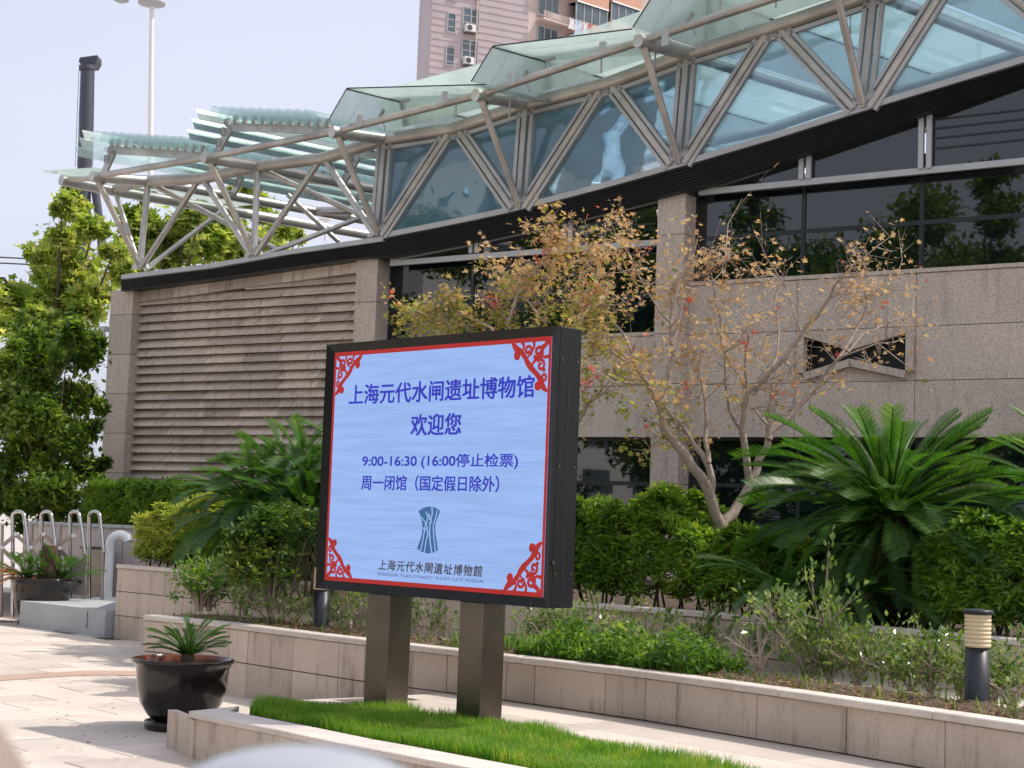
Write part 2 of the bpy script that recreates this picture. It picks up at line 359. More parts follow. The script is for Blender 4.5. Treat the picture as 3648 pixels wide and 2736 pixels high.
for i in range(-30, 20):
    for j in range(-2, 64):
        c = V(-2.2, 9.0, 0) + e1 * (j * TWd - 2) + e2 * ((i + .5 * (j % 2)) * TL)
        if c[1] > 25 or c[1] < 3 or c[0] < -16: continue
        if c[0] > np.interp(c[1], [9, 10.5, 12, 14.4, 15.1, 15.6, 19.6, 20.1, 24], [.2, .3, .6, -1.8, -2.6, -2.9, -3.7, -4.4, -8]): continue
        (cand if visible(c, .04) else side_).append(c)
cand.sort(key=lambda c: c[1])
t0.location = Vector((cand[0][0], cand[0][1], .002 - .012))
for c in cand[1:290]:
    inst(t0, 'tile', plaza, loc=(c[0], c[1], .002 - .012 + random.uniform(-.0012, .0012)))
far = MB()
for c in cand[290:] + side_: far.box(V(c[0], c[1], -.01), e2 * (TL / 2 - .005), e1 * (TWd / 2 - .005), V(0, 0, .0119))
if cand[290:] + side_: far.build('far_tiles', M['pave'], plaza, kind='stuff')
# pink inlaid strip across the forecourt
a, b, c_, d_ = atz(0, 1465, .008), atz(160, 1450, .008), atz(300, 1447, .008), atz(330, 1452, .008)
st = MB(); st.add([atz(-60, 1462, .006), atz(60, 1456, .006), atz(170, 1449, .006), atz(215, 1448, .006), atz(420, 1452, .006), atz(420, 1462, .006), atz(225, 1458, .006), atz(150, 1460, .006), atz(60, 1466, .006), atz(-60, 1474, .006)],
                  [(0, 1, 8, 9), (1, 2, 7, 8), (2, 3, 6, 7), (3, 4, 5, 6)])
st.build('inlay_strip', M['pave_pink'], plaza)
# ------------------------------------------------------------------ planter walls
def wall(name, label, pts, z0s, ztop, joints, courses, thick=.12, capw=.17, caph=.045, mats=('sand', 'cap'), back=None, capj=3, pieces=True):
    """masonry wall along plan points pts (left to right), faced with stone panels and coping stones"""
    root = empty(name, col(pts[0], 0), label, 'wall')
    core = MB()
    for i in range(len(pts) - 1):
        a, b = pts[i], pts[i + 1]; d = unit(b - a); n = V(d[1], -d[0], 0)
        if n[1] > 0: n = -n
        A, B = col(a, 0) - n * (thick / 2 + .025), col(b, 0) - n * (thick / 2 + .025)
        core.box((A + B) / 2 + Z * (ztop - caph) / 2, (B - A) / 2 + d * .0, n * thick / 2, Z * ((ztop - caph) / 2 + .01))
    core.build('wall_core', M['joint'], root)
    # arc length parameterisation
    seg = [0.0]
    for i in range(len(pts) - 1): seg.append(seg[-1] + np.linalg.norm(pts[i + 1] - pts[i]))
    def P(s):
        s = min(max(s, 0), seg[-1])
        for i in range(len(pts) - 1):
            if s <= seg[i + 1] + 1e-9:
                k = (s - seg[i]) / (seg[i + 1] - seg[i]); return pts[i] * (1 - k) + pts[i + 1] * k
    def proj_s(q):
        best = (1e9, 0)
        for i in range(len(pts) - 1):
            d = pts[i + 1] - pts[i]; k = max(0, min(1, np.dot(q - pts[i], d) / np.dot(d, d))); e = np.linalg.norm(q - pts[i] - d * k)
            if e < best[0]: best = (e, seg[i] + k * (seg[i + 1] - seg[i]))
        return best[1]
    js = sorted(set([0.0, seg[-1]] + [proj_s(q) for q in joints] + seg[1:-1]))
    js = [j for i, j in enumerate(js) if i == 0 or j - js[i - 1] > .06]
    for s0, s1 in zip(js[:-1], js[1:]):
        a, b = P(s0), P(s1); d = unit(b - a); n = V(d[1], -d[0], 0)
        if n[1] > 0: n = -n
        for c0, c1 in courses:
            o_ = random.uniform(-.0015, .0015)
            m = MB(); m.box(col((a + b) / 2, (c0 + c1) / 2) - n * (.0125 - o_), (b - a) / 2 - d * .003, n * .0125, Z * ((c1 - c0) / 2 - .003), .003)
            m.build('stone_panel', M[mats[0]], root)
    # coping
    L = seg[-1]; k = max(1, int(round(L / capj_len))); 
    for i in range(k):
        a, b = P(L * i / k), P(L * (i + 1) / k); d = unit(b - a); n = V(d[1], -d[0], 0)
        if n[1] > 0: n = -n
        m = MB(); m.box(col((a + b) / 2, ztop - caph / 2) + n * (.022 - capw / 2), (b - a) / 2 - d * .002, n * capw / 2, Z * caph / 2, .006)
        m.build('coping_stone', M[mats[1]], root)
    return root
capj_len = 1.2
xy = lambda p: V(p[0], p[1], 0)
PT = [xy(atz(*q, .61)) for q in [(313, 1328), (497, 1346), (789, 1382), (1095, 1415), (1395, 1450), (1829, 1508), (2260, 1571), (2420, 1594)]]
jts = [xy(atz(x, y, .61)) for x, y in [(373, 1334), (445, 1340), (537, 1351), (634, 1363), (739, 1375), (855, 1388), (971, 1401), (1160, 1422), (1307, 1440), (1465, 1459), (1639, 1482), (1829, 1508), (2042, 1539)]]
wall('planter_wall', 'long low planter wall of pinkish stone panels behind the sign', PT, None, .61, jts, [(-.01, .285), (.287, .563)], capj=3)
# left return of planter
capj_len = .9
ret = [PT[0] + e2 * 1.35 + e1 * .0, PT[0]]
r_ = MB(); r_.box(col((ret[0] + ret[1]) / 2, .28) + e1 * .03, (ret[1] - ret[0]) / 2, e1 * .03, Z * .28); 
W2 = [xy(atz(*q, .89)) for q in [(254, 1219), (382, 1229)]] 
W2L = [W2[0], W2[1], xy(atz(520, 1241, .89))]
wall('upper_terrace_wall', 'three course stone terrace wall beside the grey concrete slab', W2L, None, .89,
     [xy(atz(x, y, .89)) for x, y in [(299, 1223), (350, 1227), (410, 1232), (465, 1237)]], [(-.01, .275), (.277, .565), (.567, .843)])
W2R = [xy(atz(520, 1241, .89)) + V(.02, .0, 0), xy(atz(900, 1277, .89)), xy(atz(1363, 1309, .89)), xy(atz(1800, 1345, .89)), xy(atz(2260, 1386, .89))]
wall('rear_terrace_wall', 'shaded terrace wall of brown stone at the foot of the hedge', W2R, None, .89,
     [xy(atz(x, 1230 + .085 * (x - 400), .89)) for x in range(560, 2250, 118)], [(.30, .56), (.562, .843)])
# upper walkway between planter and terrace, planter bed, terrace ground
def sheet(name, label, poly, z, mat, th=.02):
    m = MB(); m.prism([col(p, z - th) for p in poly], V(0, 0, th)); o = m.build(name, M[mat]); return tag(o, label, kind='structure')
off = lambda P_, d: [p + e2 * d for p in P_]
bed_w = .78
PB = [p + e2 * bed_w for p in PT]
path = sheet('upper_path', 'narrow paved path between the planter and the terrace wall', [p + e2 * (bed_w + .14) for p in PT[::-1]] + [p + V(0, .05, 0) for p in W2R[1:]] , .49, 'pave', .05)
# low back wall of the planter bed
m = MB()
for a, b in zip(PB[:-1], PB[1:]): m.box(col((a + b) / 2, .28) + e2 * .05, (b - a) / 2, e2 * .05, Z * .28)
tag(m.build('planter_back_kerb', M['cap']), 'low stone kerb along the back of the planter bed', 'kerb')
# soil with uneven surface
def soilsheet(name, label, A, B, z, amp=.03, n1=60, n2=10, mat='soil'):
    m = MB(); vs = []
    la = [np.linalg.norm(A[i + 1] - A[i]) for i in range(len(A) - 1)]; cs = np.concatenate([[0], np.cumsum(la)]) / sum(la)
    def at(P_, t): return V(np.interp(t, cs, [q[0] for q in P_]), np.interp(t, cs, [q[1] for q in P_]), 0)
    for i in range(n1 + 1):
        for j in range(n2 + 1):
            t = i / n1; p = at(A, t) * (1 - j / n2) + at(B, t) * (j / n2)
            e = math.sin(math.pi * min(1, max(0, j / n2)))
            vs.append(col(p, z + amp * (.3 + e) * random.uniform(-.4, 1)))
    fs = [(i * (n2 + 1) + j, (i + 1) * (n2 + 1) + j, (i + 1) * (n2 + 1) + j + 1, i * (n2 + 1) + j + 1) for i in range(n1) for j in range(n2)]
    m.add(vs, fs, True); return tag(m.build(name, M[mat], recalc=False), label, kind='structure'), at
_, bedat = soilsheet('planter_soil', 'dark soil filling the planter bed', [p + e2 * .1 for p in PT], PB, .578, .05, 110, 12)
terr = sheet('terrace_ground', 'planted terrace ground in front of the museum', [W2[0] + e2 * .1] + [p + e2 * .1 for p in W2R] + [V(14, 10, 0), V(14, 30, 0), V(-5.5, 30, 0)], .84, 'soil', .3)
# raised walkway in front of planter with a ramp at its left end
rw = MB(); z1 = .27
bl = [xy(atz(984, 1499, z1)), xy(atz(1097, 1518, z1)), xy(atz(1363, 1561, z1)), xy(atz(2000, 1659, z1)), xy(atz(2400, 1725, z1))]
bl = [p + e2 * .01 for p in bl]
fl = [p - e2 * 1.7 for p in bl]
for i in range(len(bl) - 1):
    rw.add([col(fl[i], z1), col(fl[i + 1], z1), col(bl[i + 1], z1), col(bl[i], z1)], [(0, 1, 2, 3)])
fl[0] = bl[0] - e2 * 1.15; r0b = xy(atz(600, 1516, 0)) + e2 * .02; r0f = r0b - e2 * .12
walk = tag(rw.build('raised_walkway', M['joint']), 'pale raised walkway behind the lawn with a ramp at its left end', kind='structure')
# its paving slabs
s0 = bl[0]; ed = unit(bl[-1] - bl[0]); Lw = np.linalg.norm(bl[-1] - bl[0]); k = 0
tl2 = None
for i in range(int(Lw / .9) + 1):
    for j in range(3):
        c = s0 + ed * (.45 + i * .9 + .3 * (j % 2)) - e2 * (.29 + j * .58)
        if not visible(col(c, z1), .15): continue
        if tl2 is None:
            m = MB(); m.box(V(0, 0, 0), ed * (.447), e2 * .287, V(0, 0, .008), .002); tl2 = m.build('paving_slab', M['pave'], walk); tl2.location = Vector(col(c, z1 + .002))
        else: inst(tl2, 'paving_slab', walk, loc=col(c, z1 + .002))
NRp = 4
for i in range(NRp):
    q0, q1 = i / NRp, (i + 1) / NRp - .008; lp = lambda a, b, t: a * (1 - t) + b * t
    A0, A1 = col(r0f, .006), col(fl[0], z1); B0, B1 = col(r0b, .006), col(bl[0], z1)
    m = MB(); m.prism([lp(A0, A1, q0), lp(A0, A1, q1), lp(B0, B1, q1), lp(B0, B1, q0)], Z * .006); m.build('ramp_slab', M['pave'], walk)
# ------------------------------------------------------------------ lawn bed with stone kerb
kc = xy(atz(420, 1540, .29)); k2 = xy(atz(513, 1559, .29)); k3 = xy(atz(731, 1604, .29)); k4 = xy(atz(928, 1641, .29)); k5 = xy(atz(1500, 1752, .29))
kb = xy(atz(536, 1532, .29))
KP = [kc, k2, k3, k4, k5]
capj_len = .62
def kerb():
    root = empty('lawn_kerb', col(kc, 0), 'weathered stone kerb wall with grey coping round the lawn bed', 'kerb')
    js = [kc, xy(atz(507, 1559, .29)), xy(atz(598, 1577, .29)), xy(atz(700, 1598, .29)), xy(atz(820, 1621, .29)), xy(atz(940, 1643, .29)), k5]
    for a, b in zip(js[:-1], js[1:]):
        d = unit(b - a); n = V(d[1], -d[0], 0); n = -n if n[1] > 0 else n
        m = MB(); m.box(col((a + b) / 2, .122) - n * .05, (b - a) / 2 - d * .002, n * .035, Z * .132, .003); m.build('stone_panel', M['sand'], root)
    d = unit(k2 - kc); n = V(d[1], -d[0], 0); n = -n if n[1] > 0 else n
    w = .27
    ks = [kc, k2, xy(atz(600, 1576, .29)), k3, xy(atz(830, 1622, .29)), k4, k5]
    for a, b in zip(ks[:-1], ks[1:]):
        d = unit(b - a); n = V(d[1], -d[0], 0); n = -n if n[1] > 0 else n
        m = MB(); m.box(col((a + b) / 2, .273) - n * (w / 2 - .01), (b - a) / 2 - d * .0015, n * w / 2, Z * .018, .004); m.build('coping_stone', M['cap'], root)
    # end coping towards the back
    m = MB(); e = xy(atz(545, 1531, .29)); m.prism([col(kc, .255), col(k2, .255) + e1 * .24, col(e, .255) + e1 * .16, col(kc, .255) + unit(e - kc) * .02 + e1 * .10], V(0, 0, .0345)); m.build('coping_stone', M['cap'], root)
    m = MB(); m.bar(col(kc, .12) + e2 * .03, col(kc, .12) + e1 * .55 + e2 * .16, .06, .25); m.build('stone_panel', M['sand'], root)
kerb()
G_front = [(538, 1539), (619, 1556), (796, 1592), (1026, 1635), (1260, 1682), (1500, 1730)]
G_back = [(553, 1517), (632, 1513), (785, 1519), (885, 1529), (921, 1540), (990, 1546), (1095, 1560), (1363, 1615), (1640, 1668), (1800, 1700)]
gp = [xy(atz(*q, .285)) for q in G_front]; gb = [xy(atz(*q, .30)) for q in G_back]
poly = gp + gb[::-1]
m = MB(); m.prism([col(p, .0) for p in poly], V(0, 0, .275)); lawn_soil = tag(m.build('lawn_soil', M['soil']), 'dark soil under the lawn bed', kind='structure')
mn = np.min(poly, 0); mxx = np.max(poly, 0); pts = []
while len(pts) < 62000:
    c = RNG.uniform(mn[:2], mxx[:2], (40000, 2))
    for q in c:
        if inpoly(q, poly): pts.append(q)
P = np.array(pts[:62000]); n = len(P)
hz = .055 * (1 + .5 * np.sin(P[:, 0] * 5 + 1.3 * np.sin(P[:, 1] * 4)) * np.cos(P[:, 1] * 3.1)) * RNG.uniform(.55, 1.4, n)
tv = [(-.5, 0, 0), (.5, 0, 0), (.3, .18, .6), (-.3, .18, .6), (0, .5, 1)]; tf = [(0, 1, 2, 3), (3, 2, 4)]
az = RNG.uniform(0, 6.28, n) ; ca, sa = np.cos(az), np.sin(az)
Rm = np.zeros((n, 3, 3)); Rm[:, 0, 0] = ca; Rm[:, 0, 1] = -sa; Rm[:, 1, 0] = sa; Rm[:, 1, 1] = ca; Rm[:, 2, 2] = 1
P3 = np.column_stack([P, np.full(n, .272)])
tag(soup('lawn_grass', tv, tf, P3, Rm, np.column_stack([np.full(n, .0045), hz * RNG.uniform(.3, 1.3, n), hz]), M['lawn']), 'thick bright green grass around the sign posts', 'grass', kind='stuff')
# ------------------------------------------------------------------ grey slab, back wall, pipe, cabinet, gate
A = atz(41, 1353, 0); B = atz(225, 1378, 0); Bb = atz(243, 1378, 0)
Az, Bz = .33, .33
Cc = xy(atz(262, 1288, .33)); Dd = xy(atz(87, 1296, .33))
m = MB(); E_ = B + unit(V(.75, .66, 0)) * .45
m.prism([col(A, 0), col(B, 0), col(E_, 0), col(Cc, 0), col(Dd, 0)], V(0, 0, .33))
sb = tag(m.build('concrete_slab', M['concrete']), 'low grey rendered concrete platform with a cracked front', 'platform')
m = MB(); cr = [aty(189, 1320, 0)] if False else None
def onfront(x, y): 
    n = unit(np.cross(B - A, Z)); n = -n if n[1] > 0 else n; return onp(x, y, A + n * .004, n)
pp = [onfront(x, y) for x, y in [(189.5, 1320), (188.6, 1328), (189.6, 1337), (187.6, 1346), (186.8, 1356)]]
m.tube(pp, [.004, .006, .004, .006, .009], 5); m.build('crack', M['joint'], sb)
m.quad
bw = MB()
wl = [xy(aty(60, 1128, 25.5)), xy(aty(160, 1130, 25.0)), xy(aty(275, 1134, 24.4)), xy(aty(330, 1136, 24.2))]
root = empty('boundary_wall', col(wl[0], 0), 'pale rendered boundary wall with flat coping behind the folding gate', 'wall')
for i, (a, b) in enumerate(zip(wl[:-1], wl[1:])):
    d = unit(b - a); n = V(d[1], -d[0], 0); n = -n if n[1] > 0 else n
    m = MB(); m.box(col((a + b) / 2, .64), (b - a) / 2 - d * .004, n * .08, Z * .64, .004); m.build('wall_panel', M['wallgrey'], root)
    m = MB(); m.box(col((a + b) / 2, 1.305), (b - a) / 2 - d * .002, n * .11, Z * .025, .005); m.build('coping_stone', M['concrete'], root)
# pvc pipe
pb = aty(232.5, 1284, 23.3); zt = aty(233, 1152, pb[1])[2]; rp = .062
px_ = aty(255, 1152, pb[1]); ev = unit(V(1, -.15, 0))
pipe = [col(pb, .33), col(pb, zt - .16)] + [col(pb, zt - .16) + ev * .14 * (1 - math.cos(t)) + Z * .14 * math.sin(t) for t in np.linspace(.2, math.pi / 2, 7)] + [col(pb, zt - .02) + ev * .17, col(pb, zt - .045) + ev * .235, col(pb, zt - .10) + ev * .262]
root = empty('drain_pipe', col(pb, .33), 'white plastic pipe with a curved elbow rising from the grey platform', 'pipe')
m = MB(); m.tube(pipe[:2], rp, 16); m.build('pipe_stem', M['white_pvc'], root)
m = MB(); m.tube([pipe[1] - Z * .04] + pipe[2:], [rp * 1.14] * (len(pipe) - 1), 16); m.build('pipe_elbow', M['white_pvc'], root)
m = MB(); cb = aty(201, 1288, 24.25); cb = V(cb[0], cb[1], 0); m.box(col(cb, .5), V(.17, -.02, 0), V(.02, .14, 0), Z * .48, .015)
ct = m.build('metal_cabinet', M['gate_dull']); tag(ct, 'dull brown metal box standing left of the white pipe', 'box')
m = MB(); m.box(col(cb, .99), V(.18, -.02, 0), V(.02, .15, 0), Z * .012, .004); m.build('lid', M['bark_dark'], ct)
# folding gate
gy = 22.6
root = empty('folding_gate', aty(60, 1330, gy), 'stainless steel folding gate with tall hooped tubes', 'gate')
def gp_(zx, zy, dy=0): return aty(.2193 * zx, 1091.5 + .2193 * zy, gy + dy)
def arc(l0, top, r0, r1, yb=1150):
    (lx, ly), (tx, ty) = l0, top
    pts = [gp_(lx, yb), gp_(lx, ly + 60), gp_(lx + 4, ly + 20)]
    w = (r0[0] - lx)
    for t in np.linspace(math.pi * .9, math.pi * .1, 7): pts.append(gp_(lx + w / 2 - w / 2 * math.cos(math.pi - t) * -1 * -1, ty + 45 - 45 * math.sin(t)))
    pts += [gp_(r0[0] + 5, r0[1] + 20), gp_(*r0) if False else gp_(r0[0] + 10, r0[1] + 60), gp_(*r1)]
    return pts
for (lx, tx, rx, ex, ey) in [(125, 190, 240, 285, 480), (408, 465, 510, 555, 470), (690, 740, 785, 838, 480), (880, 940, 985, 1022, 460)]:
    m = MB(); pts = [gp_(lx, 1100), gp_(lx, 130)]
    for t in np.linspace(math.pi, 0, 9): pts.append(gp_((lx + rx) / 2 + (rx - lx) / 2 * math.cos(t), 110 - 48 * math.sin(t), -.1 * (1 - t / math.pi)))
    pts += [gp_(ex, ey, -.12)]
    m.tube(pts, .027, 10); m.build('hoop_tube', M['chrome'], root)
    m = MB(); m.bar(gp_(ex - 8, ey - 15, -.12), gp_(ex - 20, 1100, -.12), .05, .03); m.build('post', M['gate_dull'], root)
for vx in (22, 315, 592):
    m = MB(); m.bar(gp_(vx, 190, -.05), gp_(vx - 12, 1100, -.05), .055, .03); m.build('post', M['gate_dull'], root)
for (a, b) in [((22, 400), (155, 290)), ((155, 290), (305, 420)), ((22, 430), (135, 545)), ((135, 545), (305, 420)), ((305, 400), (430, 290)), ((430, 290), (585, 420)), ((305, 430), (420, 560)), ((590, 385), (715, 295)), ((590, 440), (690, 545)), ((690, 560), (835, 560)), ((645, 885), (800, 750)), ((140, 545), (280, 555)), ((690, 740), (830, 745))]:
    m = MB(); m.bar(gp_(*a, -.09), gp_(*b, -.09), .022, .05); m.build('cross_bar', M['gate_dull'], root)
for q in [(22, 415), (155, 285), (305, 415), (430, 285), (588, 420), (725, 297), (135, 545), (690, 548)]:
    m = MB(); m.tube([gp_(*q, -.14), gp_(*q, -.08)], .028, 8); m.build('pivot', M['chrome'], root)
m = MB(); m.box((gp_(755, 570, .1) + gp_(755, 880, .1)) / 2, V(.125, 0, 0), V(0, .01, 0), (gp_(755, 570, .1) - gp_(755, 880, .1)) * V(0, 0, .5), .003); m.build('panel', M['wallgrey'], root)
# ------------------------------------------------------------------ cycads
def frond_mesh(name, L=1.0, nl=46, droop=.7, lw=.011, ll=.17, fold=.6, curl=0):
    b = MB(); pts = []; th = 0.0; p = V(0, 0, 0); N = 16; tans = []
    for i in range(N + 1):
        t = i / N; ang = -droop * (t ** 1.4); d = V(0, math.cos(ang), math.sin(ang)); tans.append(d); pts.append(p.copy()); p = p + d * L / N
    b.tube(pts, [.008 * (1 - .8 * i / N) + .001 for i in range(N + 1)], 4, False)
    for i in range(nl):
        t = .14 + .86 * i / (nl - 1); k = t * N; j = min(N - 1, int(k)); f = k - j
        o = pts[j] * (1 - f) + pts[j + 1] * f; d = tans[j]; upn = V(0, -d[2], d[1])
        le = ll * math.sin(math.pi * min(1, .14 + .80 * (1 - abs(t - .45) ** 1.3))) * (1 if t < .85 else 1 - (t - .85) * 3.2)
        for sg in (-1, 1):
            dr = unit(V(sg * 1, 0, 0) + d * (.30 + .55 * t) + upn * fold * random.uniform(.8, 1.05)); w = d * lw / 2
            mid = o + dr * le * .55; tip = o + dr * le - upn * le * .10
            b.add([o - w, o + w, mid + w * .85, mid - w * .85, tip], [(0, 1, 2, 3), (3, 2, 4)])
    me = bpy.data.meshes.new(name); me.from_pydata(b.v, [], b.f); return me
FR = {}
for k, (nl, dr, lw, ll, fo) in {'up': (88, .65, .0088, .16, .5), 'arch': (88, 1.05, .0088, .16, .42), 'drp': (88, 1.5, .0088, .16, .3), 'pot': (44, .75, .018, .19, .6)}.items():
    FR[k] = frond_mesh('frond_' + k, 1, nl, dr, lw, ll, fo); FR[k].materials.append(M['cyc'])
    dd = FR[k].copy(); dd.materials.clear(); dd.materials.append(M['cyc_dead']); FR[k + '_dead'] = dd
def frond(root, base, az, el, L, kind, roll=0):
    kind = random.choice({'up': ['up', 'up', 'arch'], 'arch': ['arch', 'arch', 'up', 'drp'], 'drp': ['drp', 'arch']}.get(kind, [kind])); R = Matrix.Rotation(az, 4, 'Z') @ Matrix.Rotation(el, 4, 'X') @ Matrix.Rotation(roll, 4, 'Y') @ Matrix.Scale(L, 4)
    R.translation = Vector(base - ORG[root.name]); return inst(FR[kind], 'frond', root, R)
def cycad(base, head_z, label, tiers, trunk_r=.14, heads=None, pot=False, group=None, name='cycad', cat='cycad'):
    root = empty(name, base, label, cat, group); heads = heads or [(0, 0, head_z)]
    for hx, hy, hz_ in heads:
        h = V(base[0] + hx, base[1] + hy, hz_)
        m = MB(); zz = np.linspace(base[2], hz_, 9)
        m.tube([V(base[0] + hx * (i / 8) ** .5, base[1] + hy * (i / 8) ** .5, z) for i, z in enumerate(zz)], [trunk_r * random.uniform(.85, 1.1) for _ in zz], 10); m.build('trunk', M['cyc_trunk'], root)
        for (n, e0, e1_, L, kind) in tiers:
            for i in range(n):
                az = 2 * math.pi * (i + random.uniform(-.35, .35)) / n + e0
                frond(root, h + V(0, 0, random.uniform(-.05, .03)), az, random.uniform(e0, e1_), L * random.uniform(.72, 1.12), kind, random.uniform(-.5, .5))
    return root
rc = xy(aty(1920, 1100, 13.3)); 
big = [(18, 1.05, 1.4, 1.0, 'up'), (34, .7, 1.05, 1.18, 'up'), (38, .35, .75, 1.3, 'up'), (36, .0, .4, 1.3, 'arch'), (34, -.4, .0, 1.22, 'arch'), (26, -.8, -.4, 1.1, 'drp'), (24, -1.1, -.6, 1.05, 'drp')]
r = cycad(col(rc, .84), 1.72, 'large dark green cycad spreading over the terrace wall at the right', big, .17)
for az, el, L in [(-1.2, .0, .95), (-1.0, -.35, .9), (-1.5, -.2, .8), (-1.7, -.1, .8)]: frond(r, col(rc, 1.65), az, el, L, 'arch_dead')
# young offsets at its foot
for x, y, L in [(1700, 1240, .75), (1860, 1270, .7)]:
    c = aty(x, y, 12.9); r2 = cycad(col(xy(c), .84), 1.12, 'small low cycad %s the foot of the large right-hand cycad' % ('left of' if x < 1800 else 'right in front at'), [(12, .5, 1.1, L, 'arch'), (14, -.1, .4, L * 1.1, 'drp'), (12, -.6, -.2, L, 'drp')], .1)
c = aty(2335, 1040, 12.2)
cycad(col(xy(c), .84), 1.85, 'cycad cut off by the right edge with pale sunlit fronds', [(14, .8, 1.2, .85, 'up'), (22, .3, .8, .95, 'arch'), (22, -.2, .3, .95, 'arch'), (16, -.7, -.2, .9, 'drp')], .16)
lc = xy(aty(662, 1100, 18.2))
cycad(col(lc, .84), 1.7, 'bushy dark cycad clump half hidden behind the left edge of the sign', [(16, .9, 1.3, 1.0, 'up'), (30, .35, .8, 1.1, 'arch'), (32, -.2, .3, 1.05, 'arch'), (24, -.8, -.2, 1.0, 'drp')], .15,
      heads=[(0, 0, 1.8), (-.55, .1, 1.55), (.7, 0, 2.0), (.1, -.5, 1.45), (-.3, .4, 1.75)])
for x, y, az, el, L in [(705, 1110, 1.3, .5, 1.3), (640, 1140, 1.2, -.1, .9)]: frond(bpy.data.objects['cycad.%03d' % 4] if 'cycad.004' in bpy.data.objects else r, aty(x + 40, y, 17.5), az, el, L, 'arch')
# potted cycads
def pot(base, R, H, label, name='plant_pot', group=None):
    root = empty(name, base, label, 'pot', group); p = []
    f = R / .362; h = H / .51
    prof = [(.0, .055), (.17, .055), (.19, .06), (.24, .11), (.29, .19), (.315, .29), (.325, .38), (.33, .44), (.345, .468), (.362, .482), (.366, .495), (.360, .507), (.345, .508)]
    m = MB(); m.lathe(base, [(a * f, b * h) for a, b in prof], 48); m.build('bowl', M['glaze'], root, recalc=True)
    m = MB(); m.lathe(base, [(a * f, b * h) for a, b in [(.3455, .507), (.333, .49), (.322, .45), (.315, .40)]], 48); m.build('inner_rim', M['glaze_in'], root)
    m = MB(); m.lathe(base, [(a * f, b * h) for a, b in [(.318, .425), (.2, .44), (.08, .455), (.0, .46)]], 24); m.build('soil', M['soil'], root)
    m = MB(); m.lathe(base, [(a * f, b * h) for a, b in [(0, .0), (.235, .0), (.25, .012), (.256, .05), (.25, .062), (.235, .062), (.225, .05), (0, .05)]], 40); m.build('saucer', M['glaze'], root)
    return root
pc = atz(640 / S + 0, 2597 / S, 0); pot(pc, .364, .505, 'glossy dark brown round plant pot on a saucer in the forecourt')
cb_ = V(pc[0] + .03, pc[1], .45)
pr = empty('potted_cycad', cb_, 'small bright green cycad growing in the glossy round pot', 'cycad')
m = MB(); m.tube([cb_ + Z * z for z in np.linspace(-.02, .10, 6)], [.05, .058, .05, .055, .045, .03], 10); m.build('trunk', M['cyc_trunk'], pr)
for n_, e0, e1_, L in [(12, 1.0, 1.35, .33), (18, .7, .95, .36), (16, .4, .65, .34)]:
    for i in range(n_): frond(pr, cb_ + Z * .06, 2 * math.pi * (i + random.uniform(-.3, .3)) / n_ + e0, random.uniform(e0, e1_), L * random.uniform(.85, 1.1), 'pot', random.uniform(-.3, .3))
pc2 = atz(88, 1345, 0); pc2 = V(pc2[0] + .1, 22.0, 0); pot(pc2, .42, .62, 'wide black pot with cycads in front of the folding gate', name='plant_pot')
cb2 = pc2 + Z * .52
pr = empty('potted_cycad', cb2, 'young green cycads with drooping dead orange fronds in the wide pot by the gate', 'cycad')
m = MB(); m.tube([cb2 + Z * z for z in np.linspace(0, .14, 5)], .07, 8); m.build('trunk', M['cyc_trunk'], pr)
m = MB(); ht = aty(108, 1170, 22.0); m.tube([cb2 + V(.1, 0, 0), V(ht[0], ht[1], ht[2] - .25), V(ht[0], ht[1], ht[2] - .05)], [.1, .12, .1], 9); m.build('old_trunk', M['cyc_trunk'], pr)
for hx in (-.22, 0, .25):
    for i in range(18): frond(pr, cb2 + V(hx, 0, .06), 2 * math.pi * (i + random.random() * .5) / 18, random.uniform(.4, 1.3), random.uniform(.42, .6), 'pot', random.uniform(-.3, .3))
for i in range(14): frond(pr, cb2 + V(-.28, -.1, .12), random.uniform(.9, 2.6), random.uniform(-.3, .5), random.uniform(.45, .7), 'pot_dead', 0)
# ------------------------------------------------------------------ leaf templates and shrubs
LEAF = ([(0, 0, 0), (.28, .4, .06), (0, 1, .0), (-.28, .4, .06)], [(0, 1, 2), (0, 2, 3)])
def rosette(k=5, spread=.9, w=.2):
    vs = []; fs = []
    for i in range(k):
        a = 2 * math.pi * i / k; c, s_ = math.cos(a), math.sin(a); b = len(vs)
        for (x, y, z) in [(0, .05, 0), (w, .5, .25), (0, 1, .35 * (1.6 - spread)), (-w, .5, .25)]: vs.append((x * c - y * s_, x * s_ + y * c, z))
        fs += [(b, b + 1, b + 2), (b, b + 2, b + 3)]
    return vs, fs
ROS = rosette()
def lobed(n=5, inner=.42):
    pts = [(0, -.05, 0)]; ang = np.linspace(-125, 125, n * 2 + 1)
    ln = {5: [.62, .9, 1.1, .9, .62], 7: [.5, .75, .95, 1.1, .95, .75, .5]}[n]
    out = []
    for i in range(2 * n - 1 + 2):
        a = math.radians(-130 + 260 * i / (2 * n)); 
        if i % 2 == 1: r = ln[min(n - 1, i // 2)]
        else: r = inner
        out.append((r * math.sin(a), r * math.cos(a) + .1, .12 * (r ** 2) * (1 if i % 4 == 1 else -1)))
    vs = pts + out; fs = [(0, i, i + 1) for i in range(1, len(out))]; return vs, fs
PLN = lobed(5, .5); MPL = lobed(5, .38)
